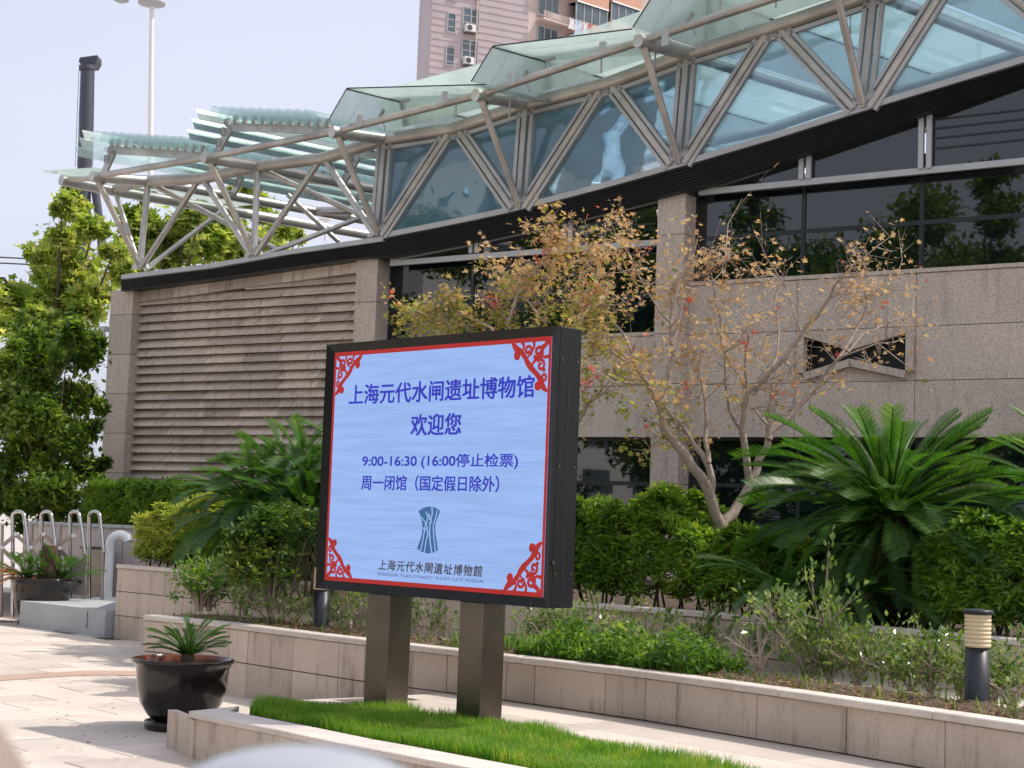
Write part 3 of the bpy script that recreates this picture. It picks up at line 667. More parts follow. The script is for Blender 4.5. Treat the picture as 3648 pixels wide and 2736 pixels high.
def blobpts(clumps, n, hollow=.55):
    """points inside a union of spheroids, more of them near the skin, and outward directions"""
    w = np.array([c[3] ** 2 for c in clumps]); idx = RNG.choice(len(clumps), n, p=w / w.sum())
    d = RNG.normal(0, 1, (n, 3)); d /= np.linalg.norm(d, axis=1, keepdims=True)
    r = RNG.uniform(hollow ** 3, 1, n) ** (1 / 3) * (1 + .16 * RNG.normal(0, 1, n))
    if hollow < .1: r = np.abs(RNG.normal(0, .78, n)) * RNG.uniform(.4, 1.25, n)
    c = np.array([[q[0], q[1], q[2]] for q in clumps])[idx]; rr = np.array([q[3] for q in clumps])[idx]
    return c + d * (r * rr)[:, None] * V(1, 1, .85), d
def clumpy(P, k=.5, cell=.25):
    """drop points where a pseudo-noise is low, leaving gaps"""
    s = np.sin(P[:, 0] / cell + 2 * np.sin(P[:, 2] / cell * .7)) * np.sin(P[:, 1] / cell + P[:, 2] / cell * .8) + .6 * np.sin(P[:, 2] / cell * 2.1 + P[:, 0] / cell * 1.7)
    return s > (k * 2 - 1.3)
def tree(name, label, cat, base, clumps, n, size, tmpl, mat, trunk_r=.12, bark='bark_dark', group=None, hollow=.5, gap=.35, cell=.35, tilt=.8, twigs=0, sp=0):
    root = empty(name, base, label, cat, group); base = V(*base)
    m = MB(); top = np.mean([c[:3] for c in clumps], 0); top = V(top[0], top[1], top[2] * .6 + base[2] * .4) if len(clumps) > 2 else top
    mid = (base + top) / 2 + V(random.uniform(-.1, .1), 0, 0)
    m.tube([base, mid, top], [trunk_r, trunk_r * .8, trunk_r * .6], 8)
    for c in clumps:
        cc = V(*c[:3]); k = mid if cc[2] < top[2] else top
        q = (k + cc) / 2 + V(*RNG.normal(0, .12 * c[3], 3)); m.tube([k, q, cc], [trunk_r * .5, trunk_r * .3, trunk_r * .12], 5)
        for _ in range(5 + twigs):
            d = unit(RNG.normal(0, 1, 3) + V(0, 0, .4)); m.tube([cc, cc + d * c[3] * .55, cc + d * c[3] * .95 + V(0, 0, .1 * c[3])], [trunk_r * .12, trunk_r * .07, trunk_r * .03], 4, False)
    m.build('trunk', M[bark], root)
    P, d = blobpts(sub(clumps, sp) if sp else clumps, int(n * 1.6), hollow); k = clumpy(P, gap, cell); P, d = P[k][:n], d[k][:n]
    Rm = rotmats(len(P), tilt)
    soup('crown', *tmpl, P, Rm, size * RNG.uniform(.6, 1.25, len(P)), mat, root, kind=None)
    return root
def sub(cl, k=4, f=.5, spread=1.0):      # break each spheroid into smaller sprays
    out = []
    for x, y, z, r in cl:
        for _ in range(k):
            d = RNG.normal(0, .55, 3) * r * spread; out.append((x + d[0], y + d[1], z + d[2], r * f * RNG.uniform(.7, 1.5)))
    return out
def pxc(lst, Y, dy=.6):   # picture circles (x, y, r) -> spheroids at distance Y
    out = []
    for x, y, r in lst:
        yy = Y + random.uniform(-dy, dy); p = aty(x, y, yy); out.append((p[0], p[1], p[2], r * S * yy / FPX))
    return out
tree('plane_tree', 'tall yellow-green plane tree in front of the dark crane mast', 'tree', col(xy(aty(150, 1100, 38)), 0),
     pxc([(165, 432, 26), (130, 500, 34), (200, 495, 38), (110, 575, 36), (190, 575, 46), (243, 555, 26), (60, 625, 42), (10, 600, 36), (140, 655, 50), (212, 640, 34), (40, 690, 48), (100, 720, 48), (180, 705, 40), (135, 450, 18), (150, 400, 12), (120, 620, 40), (0, 660, 40), (50, 760, 40)], 38, 1.2), 44000, .16, PLN, M['plane'], .13, gap=.12, cell=.6, tilt=1.0, hollow=.05, sp=3)
tree('plane_tree', 'plane tree whose branches just enter at the left edge of the sky', 'tree', col(xy(aty(-140, 1100, 36)), 0),
     pxc([(-40, 640, 40), (-90, 580, 50), (-160, 560, 60), (-220, 620, 60), (-140, 680, 70), (-60, 740, 50), (-240, 700, 60), (-130, 500, 40), (-120, 800, 60), (-200, 820, 60)], 36, 1.2), 20000, .17, PLN, M['plane'], .15, gap=.15, cell=.6, tilt=1.0, hollow=.05, sp=3)
tree('plane_tree', 'yellow-green plane tree seen through the left bays of the roof truss', 'tree', col(xy(aty(340, 1100, 40)), 0),
     pxc([(295, 470, 36), (300, 535, 42), (350, 500, 42), (395, 455, 30), (420, 515, 42), (365, 555, 36), (470, 480, 36), (300, 420, 18), (475, 540, 34), (270, 580, 30), (440, 440, 20)], 40, 1.2), 20000, .16, PLN, M['plane'], .13, gap=.16, cell=.6, tilt=1.0, hollow=.05, sp=3)
tree('plane_tree', 'yellow-green plane tree rising behind the roof truss beside the glazed bays', 'tree', col(xy(aty(560, 1100, 41)), 0),
     pxc([(540, 500, 34), (560, 460, 30), (520, 418, 20), (600, 510, 30), (640, 512, 16), (510, 540, 30), (525, 392, 12), (590, 540, 26)], 41, 1.2), 9500, .16, PLN, M['plane'], .12, gap=.2, cell=.6, tilt=1.0, hollow=.05, sp=3)
tree('broadleaf_tree', 'dense dark green bushy tree beside the left pillar of the museum', 'tree', col(xy(aty(130, 1180, 27.5)), 0),
     pxc([(90, 765, 45), (165, 775, 45), (205, 745, 25), (30, 830, 50), (110, 845, 58), (185, 860, 40), (60, 920, 55), (150, 940, 50), (205, 930, 22), (25, 1000, 48), (120, 1015, 46), (185, 1000, 32), (60, 1065, 36), (140, 1075, 30), (-20, 900, 50), (0, 780, 40), (195, 1060, 18), (10, 1080, 30), (90, 1105, 34), (170, 1105, 28), (30, 1100, 34), (130, 1050, 40), (-20, 1050, 40), (60, 960, 40), (150, 890, 45), (225, 880, 18), (215, 1000, 20), (150, 730, 30), (80, 715, 30)], 27.5, .8), 84000, .125, LEAF, M['bush'], .045, gap=.12, cell=.28, hollow=.05, tilt=.9, twigs=1, sp=4)
def hedge(name, label, cat, pts, zt, depth, n, size, mat, z0=.84, tmpl=ROS, jag=.12, gap=.2, stems=True, group=None):
    """clipped or rough hedge along plan points; zt a list of top heights"""
    root = empty(name, col(pts[0], z0), label, cat, group)
    seg = [0.0]
    for i in range(len(pts) - 1): seg.append(seg[-1] + np.linalg.norm(pts[i + 1] - pts[i]))
    s = RNG.uniform(0, seg[-1], n * 2); bx = np.interp(s, seg, [p[0] for p in pts]); by = np.interp(s, seg, [p[1] for p in pts]); top = np.interp(s, seg, zt)
    top = top + jag * (np.sin(s * 6.3) * .5 + np.sin(s * 15.1 + 1) * .3 + np.sin(s * 2.2) * .5)
    a = RNG.uniform(0, 1, n * 2) ** .7; u = RNG.uniform(0, 1, n * 2)
    surf = RNG.uniform(0, 1, n * 2)
    zz = z0 + .12 + (top - z0 - .12) * np.where(surf < .35, 1 - .06 * u, a)
    bulge = .5 + .5 * np.sin(np.clip((zz - z0) / (top - z0), 0, 1) * math.pi * .85 + .15)
    back = np.where(surf < .35, u * depth, (1 - bulge) * .25 * depth + RNG.exponential(.10, n * 2) * depth) 
    nx, ny = e2[0], e2[1]
    P = np.column_stack([bx + nx * back, by + ny * back, zz]) + RNG.normal(0, .025, (n * 2, 3))
    k = clumpy(P, gap, .09); P = P[k][:n]
    Rm = rotmats(len(P), .95)
    soup('foliage', *tmpl, P, Rm, size * RNG.uniform(.6, 1.3, len(P)), mat, root)
    if stems:
        m = MB(); L = seg[-1]
        for i in range(int(L * 14)):
            q = random.uniform(0, L); b = V(np.interp(q, seg, [p[0] for p in pts]), np.interp(q, seg, [p[1] for p in pts]), z0) + e2 * random.uniform(.08, depth * .9)
            h = np.interp(q, seg, zt) - z0
            d = V(random.uniform(-.15, .15), random.uniform(-.1, .1), 0)
            m.tube([b, b + d * .6 + Z * h * .4, b + d * 1.6 + Z * h * .85], [.012, .009, .004], 4, False)
        m.build('stems', M['bark_dark'], root, recalc=False)
    return root
def wpl(P_, s0, s1, back, k=6):
    seg = [0.0]
    for i in range(len(P_) - 1): seg.append(seg[-1] + np.linalg.norm(P_[i + 1] - P_[i]))
    out = []
    for t in np.linspace(s0, s1, k):
        q = t * seg[-1]; out.append(V(np.interp(q, seg, [p[0] for p in P_]), np.interp(q, seg, [p[1] for p in P_]), 0) + e2 * back)
    return out
def hgt(x, y, back=.4):   # height above ground of picture row y over the terrace wall line
    p = xy(atz(x, y, 1.2)); base = None
    # intersect with terrace line shifted back
    best = None
    L_ = [q + e2 * back for q in W2R]
    d = ray(x, y)
    for a, b in zip(L_[:-1], L_[1:]):
        n = V((b - a)[1], -(b - a)[0], 0); t = np.dot(a - CAM * V(1, 1, 0), n) / np.dot(d, n); q = CAM + d * t
        k = np.dot(xy(q) - a, b - a) / np.dot(b - a, b - a)
        if -.02 <= k <= 1.02: best = q
    return best if best is not None else aty(x, y, 14)
def hp(lst, back=.4): return [xy(hgt(x, y, back)) for x, y in lst], [hgt(x, y, back)[2] for x, y in lst]
pts_, z_ = hp([(1150, 1150), (1262, 1118), (1340, 1112), (1410, 1105), (1450, 1120), (1520, 1150), (1600, 1160), (1690, 1170)], .35)
hedge('azalea_hedge', 'clipped azalea hedge at the foot of the maple trunk', 'hedge', pts_, z_, .9, 9500, .075, M['hedge'], jag=.20, gap=.46)
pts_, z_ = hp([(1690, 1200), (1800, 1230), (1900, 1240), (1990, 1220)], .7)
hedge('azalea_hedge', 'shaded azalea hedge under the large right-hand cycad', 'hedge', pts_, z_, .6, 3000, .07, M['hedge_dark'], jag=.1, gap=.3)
pts_, z_ = hp([(1985, 1215), (2050, 1185), (2110, 1165), (2170, 1165), (2259, 1160)], .3)
hedge('azalea_hedge', 'azalea hedge behind the lamp post at the right edge', 'hedge', pts_, z_, .9, 6500, .075, M['hedge'], jag=.18, gap=.46)
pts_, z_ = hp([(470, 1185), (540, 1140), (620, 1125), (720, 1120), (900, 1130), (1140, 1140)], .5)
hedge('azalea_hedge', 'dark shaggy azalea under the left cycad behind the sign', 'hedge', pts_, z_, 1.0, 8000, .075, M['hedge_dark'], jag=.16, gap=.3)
LH = [W2[0] + e2 * .25 + e1 * .05, W2[1] + e2 * .3, xy(atz(470, 1237, .89)) + e2 * .35, xy(atz(560, 1245, .89)) + e2 * .3]
hz_ = [aty(x, y, 19.8)[2] for x, y in [(275, 1135), (330, 1092), (420, 1090), (500, 1110)]]
hedge('yellow_azalea', 'loose yellow-green azalea at the left end of the terrace wall', 'shrub', LH[:3], hz_[:3], .9, 6500, .085, M['hedge_y'], jag=.14, gap=.3)
pl_ = [xy(aty(175, 1130, 26.5)), xy(aty(290, 1130, 25.5)), xy(aty(410, 1130, 24.5))]
zl_ = [aty(190, 1050, 26.0)[2], aty(290, 1045, 25.5)[2], aty(400, 1045, 24.5)[2]]
hedge('boundary_hedge', 'square clipped green hedge below the stone louvre wall', 'hedge', pl_, zl_, 1.0, 6500, .075, M['hedge'], z0=.9, jag=.05)
# shrubs, weeds and litter in the planter bed
def bedpoint(x, y, z=.57): return xy(atz(x, y, z))
def shrub(base, h, w, nb, nl, size, mat, label, name='camellia_shrub', cat='shrub', tmpl=LEAF, bare=.0, group=None, lean=0):
    root = empty(name, base, label, cat, group); m = MB(); tips = []
    for i in range(nb):
        a = 2 * math.pi * (i + random.random()) / nb; rr = w * random.uniform(.3, 1)
        p0 = base + V(*RNG.normal(0, .01, 3)) * V(1, 1, 0); p1 = base + V(math.cos(a) * rr * .30, math.sin(a) * rr * .30, h * random.uniform(.18, .4))
        p2 = base + V(math.cos(a) * rr * 1.05 + lean, math.sin(a) * rr * .9, h * random.uniform(.45, .85)); m.tube([p0, p1, p2], [.011, .008, .005], 5, False)
        for k in range(5):
            f = random.uniform(.0, 1); q = p1 * (1 - f) + p2 * f; e = q + V(*(RNG.normal(0, .22, 3) * w)) + V(0, 0, h * random.uniform(.05, .28))
            mid = (q + e) / 2 + V(*RNG.normal(0, .012, 3)); m.tube([q, mid, e], [.0045, .0035, .0015], 4, False); tips += [(mid, e - q), (e, e - q), (e, e - q)]
            for _ in range(2):
                e2_ = e + V(*(RNG.normal(0, .11, 3) * w)) + V(0, 0, .03); m.tube([mid, e2_], [.0025, .001], 3, False); tips.append((e2_, e2_ - mid))
    m.build('branches', M['twig'], root, recalc=False)
    if nl:
        ii = RNG.integers(0, len(tips), nl); P = np.array([tips[i][0] for i in ii]) + RNG.normal(0, .028, (nl, 3)); d = np.array([tips[i][1] for i in ii]) + RNG.normal(0, .12, (nl, 3)) + V(0, 0, .03)
        soup('leaves', *tmpl, P, rot_to(d), size * RNG.uniform(.6, 1.25, nl), mat, root)
    return root
shr = [(1745, 1470, .62, .42, 13, 520, .052, 'big half-bare camellia with grey twigs in the middle of the planter'),
       (1640, 1443, .40, .24, 9, 0, .04, 'leafless twiggy shrub left of the big camellia'),
       (1560, 1430, .34, .16, 6, 40, .04, 'thin reddish twiggy shrub beside the weeds'),
       (1850, 1478, .42, .26, 9, 330, .045, 'leafy camellia just right of the big camellia'),
       (1935, 1482, .38, .22, 8, 260, .045, 'low camellia above the pale bare soil'),
       (2010, 1500, .44, .24, 9, 260, .046, 'camellia left of the lamp post'),
       (2080, 1508, .42, .22, 9, 220, .046, 'camellia with grey stems in front of the lamp post'),
       (2185, 1528, .40, .24, 9, 200, .046, 'sparse shrub at the right edge of the planter'),
       (1150, 1392, .34, .2, 8, 120, .04, 'twiggy shrub right of the second sign post'),
       (760, 1362, .42, .28, 10, 260, .045, 'shrub under the lower left corner of the sign'),
       (700, 1352, .36, .25, 9, 200, .045, 'grey-twigged shrub left of the first sign post'),
       (640, 1345, .36, .25, 9, 180, .045, 'pale twiggy shrub behind the potted cycad'),
       (580, 1335, .34, .22, 9, 170, .045, 'small half-bare shrub in the left part of the planter'),
       (530, 1328, .34, .2, 8, 190, .045, 'low shrub beside the fresh green bush'),
       (925, 1375, .38, .2, 8, 160, .045, 'shrub seen between the two sign posts'),
       (960, 1375, .30, .14, 5, 0, .045, 'bare twigs seen between the two sign posts'),
       (1240, 1400, .32, .2, 8, 160, .042, 'shrub among the bright weeds'), (1420, 1418, .36, .22, 8, 220, .042, 'leafy shrub at the right end of the weeds'),
       (1310, 1407, .38, .24, 9, 320, .045, 'fuller leafy shrub in the middle of the weeds'), (1185, 1394, .34, .2, 8, 240, .042, 'leafy shrub just behind the start of the weeds'),
       (1490, 1426, .36, .22, 8, 240, .045, 'leafy shrub beside the tall grass stalks'), (1795, 1474, .36, .24, 9, 300, .046, 'pale-leaved shrub touching the big camellia on its right'),
       (1970, 1490, .36, .26, 9, 320, .046, 'dense low camellia midway to the lamp post'), (2140, 1518, .38, .26, 9, 300, .046, 'leafy camellia just right of the lamp post')]
for i, (x, y, h, w, nb, nl, sz, lb) in enumerate(shr):
    b = bedpoint(x, y); shrub(col(b, .56), h * .86, w * 1.25, max(4, int(nb * .7)), int(nl * 1.9), sz * 1.05, M['camellia'], lb, cat='shrub')
b = bedpoint(430, 1318)
shrub(col(b, .56) + e1 * .0, .52, .32, 16, 900, .055, M['weed'], 'fresh light green leafy bush at the left end of the planter', 'green_bush')
b = bedpoint(395, 1318); shrub(col(b, .56) + e2 * .3, .44, .28, 12, 500, .055, M['weed'], 'light green bush spilling over the left corner of the planter', 'green_bush')
# weeds: arching blades
def blades(name, label, P, h, w, mat, kind='stuff', arch=.6):
    n = len(P); tv = []; K = 5
    for i in range(K + 1):
        t = i / K; y = arch * t ** 2; z = t - .35 * t ** 3 * arch; ww = .5 * (1 - t ** 2)
        tv += [(-ww, y, z), (ww, y, z)]
    tf = [(2 * i, 2 * i + 1, 2 * i + 3, 2 * i + 2) for i in range(K)]
    az = RNG.uniform(0, 6.28, n); ca, sa = np.cos(az), np.sin(az); Rm = np.zeros((n, 3, 3)); Rm[:, 0, 0] = ca; Rm[:, 0, 1] = -sa; Rm[:, 1, 0] = sa; Rm[:, 1, 1] = ca; Rm[:, 2, 2] = 1
    hh = h * RNG.uniform(.45, 1.3, n); sc = np.column_stack([np.full(n, w) * RNG.uniform(.6, 1.3, n), hh * RNG.uniform(.2, 1, n), hh])
    return tag(soup(name, tv, tf, P, Rm, sc, mat), label, 'weeds', kind=kind)
def bedrand(t0, t1, n, z=.58):
    t = RNG.uniform(t0, t1, n); j = RNG.uniform(.05, .95, n); out = []
    A_, B_ = [p + e2 * .1 for p in PT], PB
    la = [np.linalg.norm(A_[i + 1] - A_[i]) for i in range(len(A_) - 1)]; cs = np.concatenate([[0], np.cumsum(la)]) / sum(la)
    ax = np.interp(t, cs, [q[0] for q in A_]); ay = np.interp(t, cs, [q[1] for q in A_]); bx = np.interp(t, cs, [q[0] for q in B_]); by = np.interp(t, cs, [q[1] for q in B_])
    return np.column_stack([ax * (1 - j) + bx * j, ay * (1 - j) + by * j, np.full(n, z)])
def bed_t(x):
    A_ = [p + e2 * .1 for p in PT]; la = [np.linalg.norm(A_[i + 1] - A_[i]) for i in range(len(A_) - 1)]; cs = np.concatenate([[0], np.cumsum(la)]) / sum(la)
    best = 0; bd = 1e9
    for t in np.linspace(0, 1, 400):
        p = V(np.interp(t, cs, [q[0] for q in A_]), np.interp(t, cs, [q[1] for q in A_]), .57); d = R3.T @ (p - CAM); xx = (CX - d[0] / d[2] * FPX) / S
        if abs(xx - x) < bd: bd = abs(xx - x); best = t
    return best
blades('weeds', 'bright green grassy weeds filling the planter right of the sign post', bedrand(bed_t(1085), bed_t(1480), 1300), .19, .010, M['weed'])
blades('weeds', 'green weeds growing between the two sign posts', bedrand(bed_t(930), bed_t(1050), 420), .18, .010, M['weed'])
blades('weeds', 'scattered grass tufts around the camellias', bedrand(bed_t(1500), 1, 330), .12, .008, M['weed'])
blades('weeds', 'thin grass among the shrubs left of the sign', bedrand(.02, bed_t(900), 260), .12, .008, M['weed'])
P = bedrand(bed_t(1090), bed_t(1480), 7500, .60); P[:, 2] += RNG.uniform(0, 1, len(P)) * (.19 + .13 * np.sin(P[:, 0] * 9) * np.sin(P[:, 1] * 7 + 1)); tag(soup('weed_leaves', *LEAF, P, rotmats(len(P), .8), .045 * RNG.uniform(.5, 1.4, len(P)), M['weed']), 'broad weed leaves in the planter right of the sign', 'weeds', kind='stuff')
P = bedrand(0, 1, 9000, .60); P[:, 2] += RNG.uniform(-.01, .02, len(P)); tag(soup('leaf_litter', *LEAF, P, rotmats(len(P), .5), .028 * RNG.uniform(.5, 1.6, len(P)), M['litter']), 'dry brown leaves and bark scattered over the planter soil', 'litter', kind='stuff')
# tall arching grass stalks
for x, y, hh in [(1395, 1412, .5), (1375, 1410, .45), (1600, 1440, .42), (1905, 1480, .46)]:
    b = col(bedpoint(x, y), .56); root = empty('grass_stalk', b, 'tall arching grass stalk rising %s' % {1395: 'highest above the weeds', 1375: 'beside the highest stalk in the weeds', 1600: 'left of the bare twiggy shrub', 1905: 'right of the big camellia'}[x], 'grass')
    m = MB()
    for k in range(4):
        d = V(random.uniform(-.12, .12), random.uniform(-.05, .05), 0); pp = [b + d * t + Z * hh * (t - .25 * t ** 3) * (1 - .1 * k) for t in np.linspace(0, 1.2, 7)]
        for a_, b_ in zip(pp[:-1], pp[1:]): m.add([a_ - V(.006, 0, 0), a_ + V(.006, 0, 0), b_ + V(.005, 0, 0), b_ - V(.005, 0, 0)], [(0, 1, 2, 3)])
    m.build('blades', M['weed'], root, recalc=False)
# ------------------------------------------------------------------ LED sign
Ps = atz(1294 / S, 2490 / S, .32)                    # front left foot of the left post
pS = xy(Ps) + nS * .02                               # plane of the housing front
bS = -nS
def SG(x, y, o=0.0): return onp(x, y, pS + nS * o, nS)
f5 = lambda x, y: ((1100 + .663 * x) / S, (1100 + .663 * y) / S)
TLc, TRc, BLc, BRc = [SG(a / S, b / S) for a, b in [(1163.9, 1228.7), (1984.4, 1158), (1123.5, 2095.9), (1947.5, 2167.2)]]
xl = (np.dot(TLc - pS, dS) + np.dot(BLc - pS, dS)) / 2; xr = (np.dot(TRc - pS, dS) + np.dot(BRc - pS, dS)) / 2
zt_ = (TLc[2] + TRc[2]) / 2; zb_ = (BLc[2] + BRc[2]) / 2
print('sign', xl, xr, zt_, zb_, TLc[2], TRc[2], BLc[2], BRc[2])
def sp(u, z, o=0.0): return xy(pS) + dS * u + nS * o + Z * z
sroot = empty('led_sign', sp((xl + xr) / 2, .27, -.13), 'large blue LED display board in a black case on two bronze posts', 'sign')
dep = .235
c_s = [SG(a / S, b / S) for a, b in [(1186.2, 1256.4), (1960, 1194.7), (1147.6, 2066.9), (1925.6, 2128.6)]]
sxl = (np.dot(c_s[0] - pS, dS) + np.dot(c_s[2] - pS, dS)) / 2; sxr = (np.dot(c_s[1] - pS, dS) + np.dot(c_s[3] - pS, dS)) / 2
szt = (c_s[0][2] + c_s[1][2]) / 2; szb = (c_s[2][2] + c_s[3][2]) / 2
m = MB(); m.box(sp((xl + xr) / 2, (zt_ + zb_) / 2, -.035 - (dep - .035) / 2), dS * (xr - xl) / 2, nS * (dep - .035) / 2, Z * (zt_ - zb_) / 2, .006); m.build('case', M['signblack'], sroot)
o4 = [(xl, zt_), (xr, zt_), (xr, zb_), (xl, zb_)]; i4 = [(sxl, szt), (sxr, szt), (sxr, szb), (sxl, szb)]
for k in range(4):
    a, b, c, d = o4[k], o4[(k + 1) % 4], i4[(k + 1) % 4], i4[k]; m = MB()
    ins = lambda p, q, e=.0015: p
    m.add([sp(*a, 0), sp(*b, 0), sp(*c, -.022), sp(*d, -.022), sp(*a, -.0345), sp(*b, -.0345), sp(*c, -.0345), sp(*d, -.0345)],
          [(0, 1, 2, 3), (4, 7, 6, 5), (0, 4, 5, 1), (2, 6, 7, 3), (1, 5, 6, 2), (0, 3, 7, 4)]); m.build('bezel', M['signblack'], sroot)
# screen
sm_, t, p = newmat('led_blue'); 
def ledmat(name, col, strength):
    m_, t, p = newmat(name); g = t.nodes.new('ShaderNodeNewGeometry'); sx = t.nodes.new('ShaderNodeSeparateXYZ'); t.links.new(g.outputs['Position'], sx.inputs[0])
    w = t.nodes.new('ShaderNodeMath'); w.operation = 'MULTIPLY'; w.inputs[1].default_value = 2 * math.pi / .0125; t.links.new(sx.outputs[2], w.inputs[0])
    s_ = t.nodes.new('ShaderNodeMath'); s_.operation = 'SINE'; t.links.new(w.outputs[0], s_.inputs[0])
    mp = t.nodes.new('ShaderNodeMapping'); mp.inputs['Rotation'].default_value = (0, D2R(7), 0); mp.inputs['Scale'].default_value = (1.0, 1.0, 15); t.links.new(g.outputs['Position'], mp.inputs[0])
    n = noise(t, mp.outputs[0], 1.6, 3, .6)
    k = t.nodes.new('ShaderNodeMapRange'); k.inputs[1].default_value = .40; k.inputs[2].default_value = .64; k.inputs[3].default_value = 1.0; k.inputs[4].default_value = .88; t.links.new(n, k.inputs[0])
    a = t.nodes.new('ShaderNodeMath'); a.operation = 'MULTIPLY_ADD'; a.inputs[1].default_value = .07; t.links.new(s_.outputs[0], a.inputs[0]); t.links.new(k.outputs[0], a.inputs[2])
    b = t.nodes.new('ShaderNodeMath'); b.operation = 'MULTIPLY'; b.inputs[1].default_value = strength; t.links.new(a.outputs[0], b.inputs[0])
    p.inputs['Base Color'].default_value = (.012, .012, .014, 1); p.inputs['Roughness'].default_value = .6; p.inputs['Specular IOR Level'].default_value = .12; p.inputs['Emission Color'].default_value = (*col, 1)
    t.links.new(b.outputs[0], p.inputs['Emission Strength']); return m_
M['led_bg'] = ledmat('led_pale_blue', (.295, .44, .80), .92); M['led_red'] = ledmat('led_red', (.50, .03, .025), .70)
M['led_txt'] = ledmat('led_blue_text', (.028, .035, .44), .95); M['led_logo'] = ledmat('led_teal', (.035, .12, .26), 1.0); M['led_dark'] = ledmat('led_brown', (.05, .04, .045), 1.0); M['led_grey'] = ledmat('led_grey', (.10, .13, .25), 1.0)
m = MB(); m.quad(sp(sxl, szt, -.0215), sp(sxr, szt, -.0215), sp(sxr, szb, -.0215), sp(sxl, szb, -.0215)); scr = m.build('screen', M['led_bg'], sroot)
bwid = .030
m = MB()
for (a, b, c, d) in [(sxl, sxr, szt - bwid, szt), (sxl, sxr, szb, szb + bwid), (sxl, sxl + bwid * .8, szb + bwid, szt - bwid), (sxr - bwid * .8, sxr, szb + bwid, szt - bwid)]:
    m.quad(sp(a, c, -.0195), sp(b, c, -.0195), sp(b, d, -.0195), sp(a, d, -.0195))
m.build('red_border', M['led_red'], scr, recalc=False)
# scrollwork corners
sw_ = 1.4
def stroke(mb, pts, w, place, o):
    pts = [np.array(q, float) for q in pts]; n = len(pts); L = []; Rr = []
    for i, p_ in enumerate(pts):
        t_ = pts[min(i + 1, n - 1)] - pts[max(i - 1, 0)]; t_ /= np.linalg.norm(t_) + 1e-9; nn_ = np.array([-t_[1], t_[0]]); ww = (w[i] if hasattr(w, '__len__') else w) * sw_
        L.append(place(p_ + nn_ * ww / 2, o)); Rr.append(place(p_ - nn_ * ww / 2, o))
    mb.add(L + Rr, [(i, i + 1, n + i + 1, n + i) for i in range(n - 1)])
def disc(mb, c, r, place, o, n=14): mb.add([place(np.array(c) + r * np.array([math.cos(2 * math.pi * k / n), math.sin(2 * math.pi * k / n)]), o) for k in range(n)], [tuple(range(n))])
def spiral(c, r0, a0, turns, n=14, r1=.02): return [np.array(c) + (r0 * (1 - k / n) + r1 * k / n) * np.array([math.cos(a0 + turns * 2 * math.pi * k / n), math.sin(a0 + turns * 2 * math.pi * k / n)]) for k in range(n + 1)]
def ornament(cx_, cz_, sx_, sz_, size):
    place = lambda q, o: sp(cx_ + sx_ * q[0] * size, cz_ + sz_ * q[1] * size, o)
    m = MB(); o = -.0190
    edge = [(1.08, .02), (1.0, .10), (.93, .16), (.80, .22), (.68, .34), (.60, .46), (.50, .56), (.40, .64), (.28, .74), (.20, .88), (.12, .98), (.02, 1.06)]
    stroke(m, edge, [.04, .09, .11, .09, .08, .10, .10, .08, .09, .11, .09, .04], place, o)
    o += .0003; stroke(m, spiral((.90, .30), .10, -2.2, .9), .06, place, o); disc(m, (.90, .31), .075, place, o + .0002)
    stroke(m, spiral((.30, .92), .10, 3.8, -.9), .06, place, o); disc(m, (.31, .92), .075, place, o + .0002)
    stroke(m, [(0, .0), (.20, .20), (.38, .40), (.50, .52)], [.10, .05, .06, .04], place, o + .0004)
    stroke(m, spiral((.30, .24), .15, 1.2, 1.3, 18), .055, place, o + .0006)
    stroke(m, spiral((.22, .52), .13, -.6, -1.3, 18), .05, place, o + .0008)
    stroke(m, spiral((.60, .20), .12, 2.2, 1.2, 16), .05, place, o + .0010)
    stroke(m, spiral((.13, .76), .09, 1.0, 1.1, 14), .045, place, o + .0012)
    stroke(m, [(.0, .34), (.12, .36), (.24, .30)], [.06, .05, .03], place, o + .0014)
    stroke(m, [(.44, .0), (.42, .12), (.50, .24), (.62, .36)], [.07, .05, .05, .03], place, o + .0016)
    stroke(m, [(.78, .0), (.72, .10), (.74, .2)], [.08, .05, .04], place, o + .0018)
    disc(m, (.17, .14), .055, place, o + .0020); disc(m, (.12, .62), .045, place, o + .0022); disc(m, (.40, .34), .045, place, o + .0024)
    m.build('corner_ornament', M['led_red'], scr, recalc=False)
osz = .27
for a, b, c, d, k in [(sxl + .02, szt - .02, 1, -1, 1.0), (sxr - .02, szt - .02, -1, -1, 1.15), (sxl + .02, szb + .02, 1, 1, .98), (sxr - .02, szb + .02, -1, 1, 1.12)]: ornament(a, b, c, d, osz * k)
